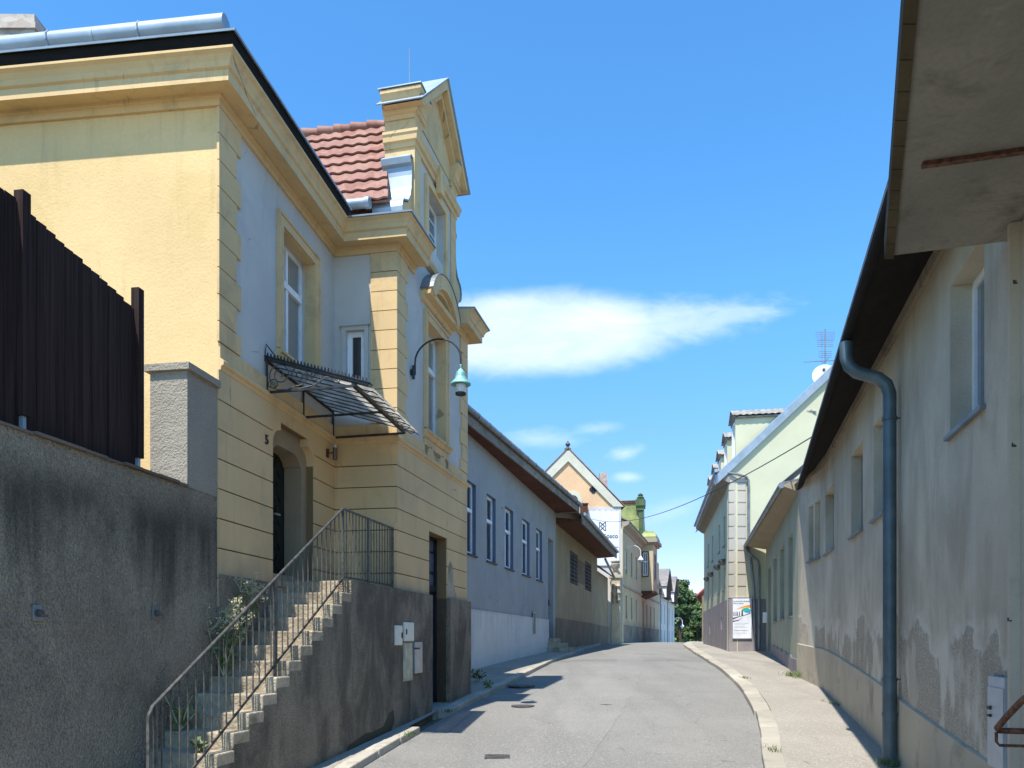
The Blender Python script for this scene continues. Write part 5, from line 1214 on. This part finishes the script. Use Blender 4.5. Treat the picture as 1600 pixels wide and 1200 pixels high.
# ================================================================== PEACH GABLE HOUSE
PG=Wall((.1,57.7),(8.28,58.0))
pgm=4.12; 
pk=thing('peach_gable_house','peach gable wall with broad white raking border and ball finial','house',(4.2,58,-.3))
M['peach']=plaster('peach_render',(.72,.47,.27),var=.07,fine=20,bump=.15,stain=((.66,.42,.24),.3),stains=.3,speck=.05)
M['whitetrim']=plaster('aged_white_trim',(.62,.585,.46),var=.08,fine=20,bump=.2,stain=((.5,.48,.4),.5),stains=.8,speck=.1)
M['greywall']=plaster('pale_firewall',(.60,.58,.55),var=.07)
ZGE,ZGA=10.1,14.3; aw=(PG.at(886),PG.at(903),9.2,11.3)
m=MB(); m.slab(PG,.2,8.15,-1.5,10.05,-.4,0,[(aw[0],aw[1],aw[2],10.2)])
c=(aw[0]+aw[1])/2; r_=(aw[1]-aw[0])/2
m.wprism(PG,[(.2,10.05),(aw[0],10.05),(aw[0],10.5)]+arc(c,10.5,r_,180,90,8)+[(c,ZGA-.15),(pgm,ZGA-.1),(.2,10.05)][:2],-.4,0) if False else None
m.wprism(PG,[(.2,10.05),(aw[0],10.05),(aw[0],10.5)]+arc(c,10.5,r_,180,0,12)[1:]+[(aw[1],10.05),(8.15,10.05),(pgm,ZGA-.1)],-.4,0)
m.build('gable_wall',M['peach'],pk)
m=MB(); m.slab(PG,3.9,8.13,-1.5,10.02,.001,.05); m.build('firewall',M['greywall'],pk)
m=MB()
for sgn in (-1,1):
    e=pgm+sgn*4.2; 
    m.wprism(PG,[(e,ZGE-.05),(pgm,ZGA+.1),(pgm,ZGA-.85),(e-sgn*.78,ZGE-.05)],.001,.14)
ring=arc(c,10.5,r_+.28,180,0,14); rin=arc(c,10.5,r_,180,0,14)
for i in range(14): m.wprism(PG,[ring[i],ring[i+1],rin[i+1],rin[i]],.001,.1)
m.wbox(PG,aw[0]-.28,aw[0],.001,.1,9.2,10.5); m.wbox(PG,aw[1],aw[1]+.28,.001,.1,9.2,10.5); m.build('border',M['whitetrim'],pk)
m=MB(); 
for sgn in (-1,1):
    e=pgm+sgn*4.3; pts=[(e,ZGE-.06),(pgm,ZGA+.12)]
    if sgn>0: pts=pts[::-1]
    cstrip(m,PG,pts,.05,-6,.2)
m.build('roof',M['redtile'],pk)
m=MB(); m.wbox(PG,aw[0],aw[1],-.3,-.25,9.2,11.5); f=m.build('arched_window',M['glassblue'],pk)
m=MB()
for q in (aw[0]+.08,c,aw[1]-.08): m.wbox(PG,q-.05,q+.05,-.25,-.18,9.2,10.9)
for z in (9.8,10.45): m.wbox(PG,aw[0],aw[1],-.25,-.19,z-.05,z+.05)
m.build('frame',M['brownwood'],f)
m=MB(); s0=aw[1]+.3; m.wbox(PG,s0-.15,s0+.35,.001,.7,8.2,10.1); m.wbox(PG,s0-.2,s0+.4,.001,.76,10.1,10.2); m.build('wooden_oriel',M['brownwood'],pk)
m=MB(); sx,zx=PG.at(927,765); 
for dx,dz in ((0,.14),(0,-.14),(.14,0),(-.14,0)): m.wprism(PG,arc(sx+dx,zx+dz,.17,0,330,11),.001,.03)
m.build('quatrefoil_vent',M['iron'],pk)
m=MB(); m.lathe(PG.p(pgm,-.1,ZGA+.1),[(.26,-.15),(.24,.05),(.12,.1),(.09,.2),(.15,.26),(.19,.36),(.15,.46),(.06,.5),(.05,.6),(.02,.62)],14); m.build('finial',M['castiron'],pk,True)
m=MB(); p=PG.p(pgm+2.9,-1.5,0); m.box(p.x-.3,p.x+.3,p.y-.3,p.y+.3,11.0,12.9); m.build('chimney',M['brick'],pk)
# banner on the firewall
bn=thing('banner','white advertising banner with a dark diamond logo on the gable wall','banner',PG.p(6.6,.1,6.5))
b0,b1=PG.at(915),PG.at(967.5); z1=(1000-799.5)/F*58; z0=(1000-884)/F*58
m=MB(); m.wbox(PG,b0,b1,.1,.13,z0,z1); m.build('sheet',plain('banner_sheet',(.74,.75,.78),.6,0,.04,1),bn)
m=MB(); lx,lz=PG.at(941,823); h=.33; w_=.24; t0,t1=.13,.14
def lb(p,q,w=.055):
    p=Vector(p);q=Vector(q);d=(q-p).normalized();n=Vector((-d.y,d.x))*w/2; m.wprism(PG,[tuple(p-n),tuple(q-n),tuple(q+n),tuple(p+n)],t0,t1)
lb((lx-w_,lz-h),(lx-w_,lz+h)); lb((lx+w_,lz-h),(lx+w_,lz+h))
t1=.142; lb((lx-w_+.03,lz+h),(lx+.16,lz+.02)); lb((lx+.16,lz+.02),(lx-.0,lz-.14),.05)
t1=.144; lb((lx+w_-.03,lz+h),(lx-.16,lz+.02)); lb((lx-.16,lz+.02),(lx+w_-.03,lz-h)); t1=.146; lb((lx,lz-.12),(lx-w_+.03,lz-h)); m.build('logo',M['iron'],bn)
kx,kz=PG.at(953,838); text_mesh('Kosco',.46,M['iron'],'lettering',bn,PG.p(kx+.0,.14,kz),PG.d,(0,0,1),.02)
m=MB(); s0,zz=PG.at(957,850); 
for x0,x1,dz,hh in ((s0-.3,s0+.1,-.25,.03),(s0+.14,s0+.45,-.25,.03),(s0+.0,s0+.45,-.6,.08)): m.wbox(PG,x0,x1,.13,.138,zz+dz-hh,zz+dz+hh)
m.build('small_print',M['zinc_dark'],bn)
m=MB()
for i in range(6): s=b0+.2+(b1-b0-.4)*i/5; m.bar(PG.p(s,.12,z1),PG.p(s,.12,z1+.15),.02)
m.build('rope',M['zinc_dark'],bn)
# ================================================================== MANSION
MW=Wall((8.3,58.05),(8.3+.29*28.6,86.7))
mn=thing('cream_mansion','two storey cream mansion with projecting oriel and lime green copper roofs','house',(11,70,-.3))
M['cream']=plaster('cream_render',(.54,.44,.275),var=.08,fine=25,bump=.2,stain=((.40,.33,.22),.5),stains=.3,speck=.06,foot=((.24,.2,.15),.7,1.6,1.2))
M['lime']=plain('lime_green_copper',(.27,.30,.10),.6,.1,.3,1.2)
M['limedark']=plain('dark_green_copper',(.07,.11,.035),.55,.1,.25,1.5)
upp=[];low=[]
for y in (60.5,63.6,66.7): s=(y-58.05)*1.041; upp.append((s-.45,s+.45,5.2,7.2)); low.append((s-.45,s+.45,1.7,3.5))
for y in (74.6,78,81.5): s=(y-58.05)*1.041; low.append((s-.45,s+.45,1.3,3.4))
dm=((71.8-58.05)*1.041-.7,(71.8-58.05)*1.041+.7,-.5,3.6)
m=MB(); m.slab(MW,0,MW.L,-1.8,8.6,-.4,0,upp+low+[dm]); m.build('wall',M['cream'],mn)
for o in upp+low: window(mn,MW,*o,.2,'oldframe','glass',.65,True,('whitetrim',.14),.07)
m=MB(); m.wbox(MW,dm[0],dm[1],-.3,-.2,-.5,3.6); m.build('door',M['brownwood'],mn)
m=MB(); m.tprism(MW,[(0.001,4.05),(.1,4.08),(.12,4.2),(0,4.22)],0,MW.L); m.tprism(MW,[(0,8.3),(.1,8.35),(.15,8.55),(.5,8.7),(.6,8.95),(0,9.0)],-.05,13.2); m.tprism(MW,[(0,5.7),(.1,5.72),(.3,5.95),(0,6.0)],17.2,MW.L) ; m.build('cornice',plaster('grey_cream_cornice',(.36,.31,.24),var=.1),mn)
m=MB(); m.tprism(MW,[(.62,8.96),(-4.5,11.5),(-9,9),(-9,8.9),(-4.5,11.3),(.62,8.9)],0,14.5); m.build('roof',M['darktile'],mn)
m=MB(); m.slab(MW,0,MW.L,-1.8,1.15,.001,.05,[dm]); m.build('plinth',plaster('flaking_base',(.25,.22,.18),var=.3,fine=14,bump=.5,stain=((.11,.1,.085),.8),stains=.5),mn)
m=MB(); m.wbox(MW,-.12,.28,-.15,.08,-1.8,8.4); m.build('corner_pier',plaster('pale_pier',(.62,.54,.38),var=.07,stain=((.45,.38,.27),.4),stains=.5),mn)
# oriel
os0,os1=(70.4-58.05)*1.041,(74.0-58.05)*1.041; OP=1.05
m=MB(); m.wbox(MW,os0,os1,.001,OP,4.5,9.0); ob=m.build('oriel',M['cream'],mn)
m=MB(); m.tprism(MW,[(0.001,3.9),(OP*.3,4.0),(OP+.1,4.35),(OP+.1,4.5),(0.001,4.5)],os0-.08,os1+.08); m.build('corbel',M['brownwood'],ob)
m=MB(); 
m.wbox(MW,os0-.2,os1+.2,.001,OP+.22,8.75,8.9); m.wbox(MW,os0-.38,os1+.38,.001,OP+.4,8.9,9.2); m.build('cornice',plaster('oriel_cornice',(.36,.31,.24),var=.1),ob)
OL=Wall(MW.xy(os0,.0),MW.xy(os0,OP))   # its camera-side cheek
window(ob,OL,.12,.55,5.9,8.0,-.045,'white','glass',.6,True,None,.07) 
m=MB(); surround(m,OL,.10,.57,5.85,8.03,.07,.001,.06); m.wbox(OL,.03,.64,.001,.06,5.78,5.85); m.build('window_border',M['iron'],ob)
window(ob,MW,os0+1.1,os0+2.4,5.6,8.0,-.05,'oldframe','glass',.65,True,None,.08,t=OP)
m=MB(); cx,cy=MW.xy((os0+os1)/2,OP*.4); 
n=8
prof=[(1.0,9.2),(1.0,9.45),(.92,9.75),(.7,10.0),(.35,10.15),(.05,10.2)]
rings=[[m.vv(MW.p((os0+os1)/2+2.0*k*a,OP*.3+1.0*k*b,z)) for a,b in ((-1,-1),(1,-1),(1,1),(-1,1))] for k,z in prof]
for a,b in zip(rings,rings[1:]):
    for i in range(4): m.f.append([a[i],a[(i+1)%4],b[(i+1)%4],b[i]])
m.f.append(rings[-1]); m.build('oriel_roof',M['lime'],ob)
# copper clad attic behind the oriel with corner ornaments
as0,as1=os0+.2,os1-.2
def apol(t): return t
m=MB(); loop=[(-3.4,9.0),(.35,9.0),(.12,9.6),(-.05,10.4),(-.12,11.4),(-.15,12.6),(-3.1,12.6),(-3.2,11)]
m.tprism(MW,loop,as0,as1); m.build('copper_attic',M['lime'],mn)
m=MB(); m.tprism(MW,[(-3.2,12.6),(-.05,12.6),(-.05,12.85),(-3.2,12.9)],as0-.1,as1+.1); m.build('attic_capping',M['brownwood'],mn)
for t in (-.12,-3.1):
    m=MB(); m.wbox(MW,as0-.3,as0+.35,t-.3,t+.3,11.9,12.3); m.wbox(MW,as0-.42,as0+.47,t-.42,t+.42,12.3,12.9); m.lathe(MW.p(as0,t,12.9),[(.3,0),(.35,.2),(.2,.3),(.25,.45),(.05,.6)],10); m.wbox(MW,as0-.2,as0+.25,t-.12,t+.2,9.0,11.9)
    m.build('corner_ornament',M['limedark'],mn)
# carved gate pier in front of the mansion corner
gpz=g(57); pr=thing('gate_pier','carved stone gate pier with a vase at the corner of the cream mansion','pillar',(7.75,57.2,gpz))
x,y=7.72,57.35
m=MB(); m.box(x-.32,x+.32,y-.3,y+.3,gpz-.5,4.6); m.box(x-.42,x+.42,y-.4,y+.4,4.6,4.85); m.box(x-.36,x+.36,y-.34,y+.34,gpz-.5,1.3); m.build('shaft',plaster('sandstone',(.55,.46,.32),var=.15,fine=20,bump=.5,stain=((.4,.32,.22),.5),stains=1),pr,bevel=.03)
m=MB(); 
for dx in (-.26,.26): m.lathe((x+dx*.6,y-.32,3.5),[(.05,-.8),(.2,-.55),(.12,-.3),(.24,.0),(.1,.25),(.18,.5),(.03,.7)],10)
m.build('carving',M['step'],pr,True)
m=MB(); m.lathe((x,y,4.85),[(.22,0),(.22,.1),(.1,.18),(.12,.3),(.3,.55),(.34,.8),(.26,.9),(.36,.98),(.36,1.05),(.1,1.08)],14); m.build('vase',M['step'],pr,True)
# bracket lamp on the mansion
s_=(59.6-58.05)*1.041; l2=thing('street_lamp','pale arched wall lamp in front of the cream mansion windows','street lamp',MW.p(s_,0,6.0))
bracket_lamp(l2,MW.p(s_,.0,5.6),MW.n,1.15,1.7,.25,1.1,'white','white')
# ================================================================== WHITE HOUSES
M['whitewall']=plaster('white_render',(.66,.64,.60),var=.05,fine=15,bump=.15,stain=((.5,.5,.5),.4),stains=.3,speck=.04)
M['mansard']=tile_mat('grey_mansard_tiles',(.17,.155,.145),(.26,.24,.225),(2,2,2),0)
for k,(ya,yb,lab) in enumerate(((86.8,96.4,'white house with dark timber gable next to the cream mansion'),(96.5,108.5,'last white house on the left with dark timber gable before the trees'))):
    W=Wall((8.3+.29*(ya-58.05),ya),(8.3+.29*(yb-58.05),yb)); zt=5.2
    wh=thing('white_house',lab,'house',W.p(W.L/2,0,g(ya)))
    o=[]
    for f_ in ((.3,.7) if k==0 else (.3,.7)): o+= [(W.L*f_-.45,W.L*f_+.45,1.9,4.2),(W.L*f_-.45,W.L*f_+.45,-.6,1.2)]
    m=MB(); m.slab(W,0,W.L,-3,zt,-.4,0,o); m.build('wall',M['whitewall'],wh)
    m=MB(); m.wprism(Wall(W.xy(0),(W.xy(0)[0]-6,W.xy(0)[1]+1.6)),[(0,-3),(6,-3),(6,zt),(3,8.5),(0,zt)],-.2,0); m.build('side_wall',M['whitewall'],wh)
    for q in o: window(wh,W,*q,.15,'brownwood','glass',None,True,None,.09)
    m=MB(); m.tprism(W,[(.5,zt-.05),(.0,6.6),(-1.0,8.9),(-3.2,9.6),(-6,5),(-6,4.8),(-3.2,9.4),(0,zt+.1)],-.1,W.L+.1); m.build('roof',M['mansard'],wh)
    c_=W.L*.52; 
    m=MB(); m.wprism(W,[(c_-3.9,zt-.2),(c_+3.9,zt-.2),(c_+3.9,6.2),(c_+1.2,7.9),(c_-1.2,7.9),(c_-3.9,6.2)],-2.5,.6); m.build('timber_gable',wood('black_brown_timber',(.05,.022,.016)),wh)
    m=MB()
    for sgn in (-1,1):
        pts=[(c_+sgn*4.2,6.05),(c_+sgn*.9,8.1),(c_,8.4)]
        if sgn>0: pts=pts[::-1]
        cstrip(m,W,pts,.12,-2.6,.8)
    m.build('gable_roof',M['mansard'],wh)
    m=MB(); m.wbox(W,c_-4.1,c_-3.92,.05,.7,zt-.3,6.3); m.build('barge_board',M['white'],wh)
    gu=MB(); gu.tube([W.p(.1,.12,zt),W.p(.1,.12,-1)],.06,8); gu.build('downpipe',M['zinc_dark'],wh)
# red roofed house beyond the tall green one
rd_=thing('red_roof_house','dark walled house with a red roof peeking past the tall green house','house',(19,76,-.5))
W=Wall((16.2,65.5),(20.2,80),True)
m=MB(); m.slab(W,0,W.L,-2,3.9,-.3,0); m.build('wall',M['tanbase'],rd_)
m=MB(); m.tprism(W,[(.45,3.7),(.45,3.85),(-3,7),(-3,6.8)],-.2,W.L); m.build('roof',plain('red_roof',(.34,.06,.05),.7,0,.2,4),rd_)
# arched lamp at the end of the street
l3=thing('street_lamp','white arched street lamp standing before the trees at the end of the street','street lamp',(22.9,108,g(108)))
b=Vector((22.75,108,g(108))); r=.60; ztp=(1000-965)/F*108
m=MB(); pts=[b,b+Vector((0,0,2)),Vector((b.x,108,ztp-r))]+[Vector((b.x+r-r*math.cos(a),108,ztp-r+r*math.sin(a))) for a in [i*math.pi/12 for i in range(1,13)]]; pts.append(pts[-1]+Vector((0,0,-.35)))
m.tube(pts,.05,8); m.build('pole',M['white'],l3,True)
m=MB(); m.lathe(pts[-1],[(.04,.1),(.08,0),(.2,-.2),(.3,-.26),(.29,-.3),(.15,-.3),(.15,-.48),(.04,-.5)],14); m.build('lamp_shade',M['white'],l3,True)
# overhead cable
cbl=MB(); y0=57.4; p0=Vector(((914-800)/F*y0,y0,(1000-807)/F*y0)); y1=18.6; p1=Vector(((1278-800)/F*y1,y1,(1000-677)/F*y1))
cbl.tube([p0.lerp(p1,t/30)+Vector((0,0,-1.1*4*(t/30)*(1-t/30))) for t in range(31)],.014,6)
tag(cbl.build('overhead_cable',M['iron']),'black cable strung across the street from gable wall to grey house','cable')
# ================================================================== TREES
def tree(x,y,h,rad,label,seed,mat,conic=False,n=5200,ls=.34,group='trees beyond the end of the street'):
    r=random.Random(seed); z=g(y); root=thing('tree',label,'tree',(x,y,z),group); b=Vector((x,y,z))
    t=MB(); t.tube([b+Vector((0,0,-.5)),b+Vector((r.uniform(-.2,.2),0,h*.35)),b+Vector((r.uniform(-.4,.4),0,h*.75))],[h*.028,h*.02,h*.006],8)
    clumps=[]
    for i in range(34 if not conic else 44):
        q=r.random()**.8 if not conic else r.random()
        zz=h*(.18+.8*q); pr=(1-abs(q-.42)*1.25) if not conic else (1.02-q)
        a=r.uniform(0,6.283); rr_=rad*max(.1,pr)*r.uniform(.35,1.0); c=b+Vector((math.cos(a)*rr_,math.sin(a)*rr_,zz)); s=rad*r.uniform(.2,.38)*(1 if not conic else max(.35,1.05-q))
        clumps.append((c,s)); t.tube([b+Vector((0,0,zz*.72)),c],[h*.008,.02],5)
    t.build('trunk',M['bark'],root)
    l=MB()
    for i in range(n):
        c,s=r.choice(clumps); d=rv(r); d.z*=.65; p=c+d.normalized()*s*(r.random()**.45)
        nr=(d.normalized()+rv(r)*.6+Vector((0,0,.5))).normalized(); a_=nr.cross(rv(r)).normalized()*ls*r.uniform(.5,1.1); b_=nr.cross(a_).normalized()*ls*r.uniform(.35,.7)
        l.f.append([l.vv(p-a_),l.vv(p+b_),l.vv(p+a_),l.vv(p-b_)])
    l.build('crown',M[mat],root); return root
for a in ((27.9,127,13.0,2.4,'tall dark loose crowned tree right behind the last white house',1,'leafdark'),
          (30.0,134,13.5,3.2,'dark bushy tree behind the arched street lamp',2,'leafdark'),
          (33.0,140,13.0,3.0,'bright green bushy tree in the middle of the street end',3,'leafmid'),
          (28.6,118,6.5,2.4,'low dark bush at the foot of the street end trees',4,'leafdark',False,3400),
          (31.2,120,7.0,2.6,'low bright bush close to the tall green house',5,'leafmid',False,3400),
          (36.2,140,13.5,3.4,'bright leafy tree half hidden by the tall green house',6,'leafmid'),
          (22.5,140,9.0,3.0,'dark low tree hidden beside the last white house',7,'leafdark',False,2600)): tree(*a)
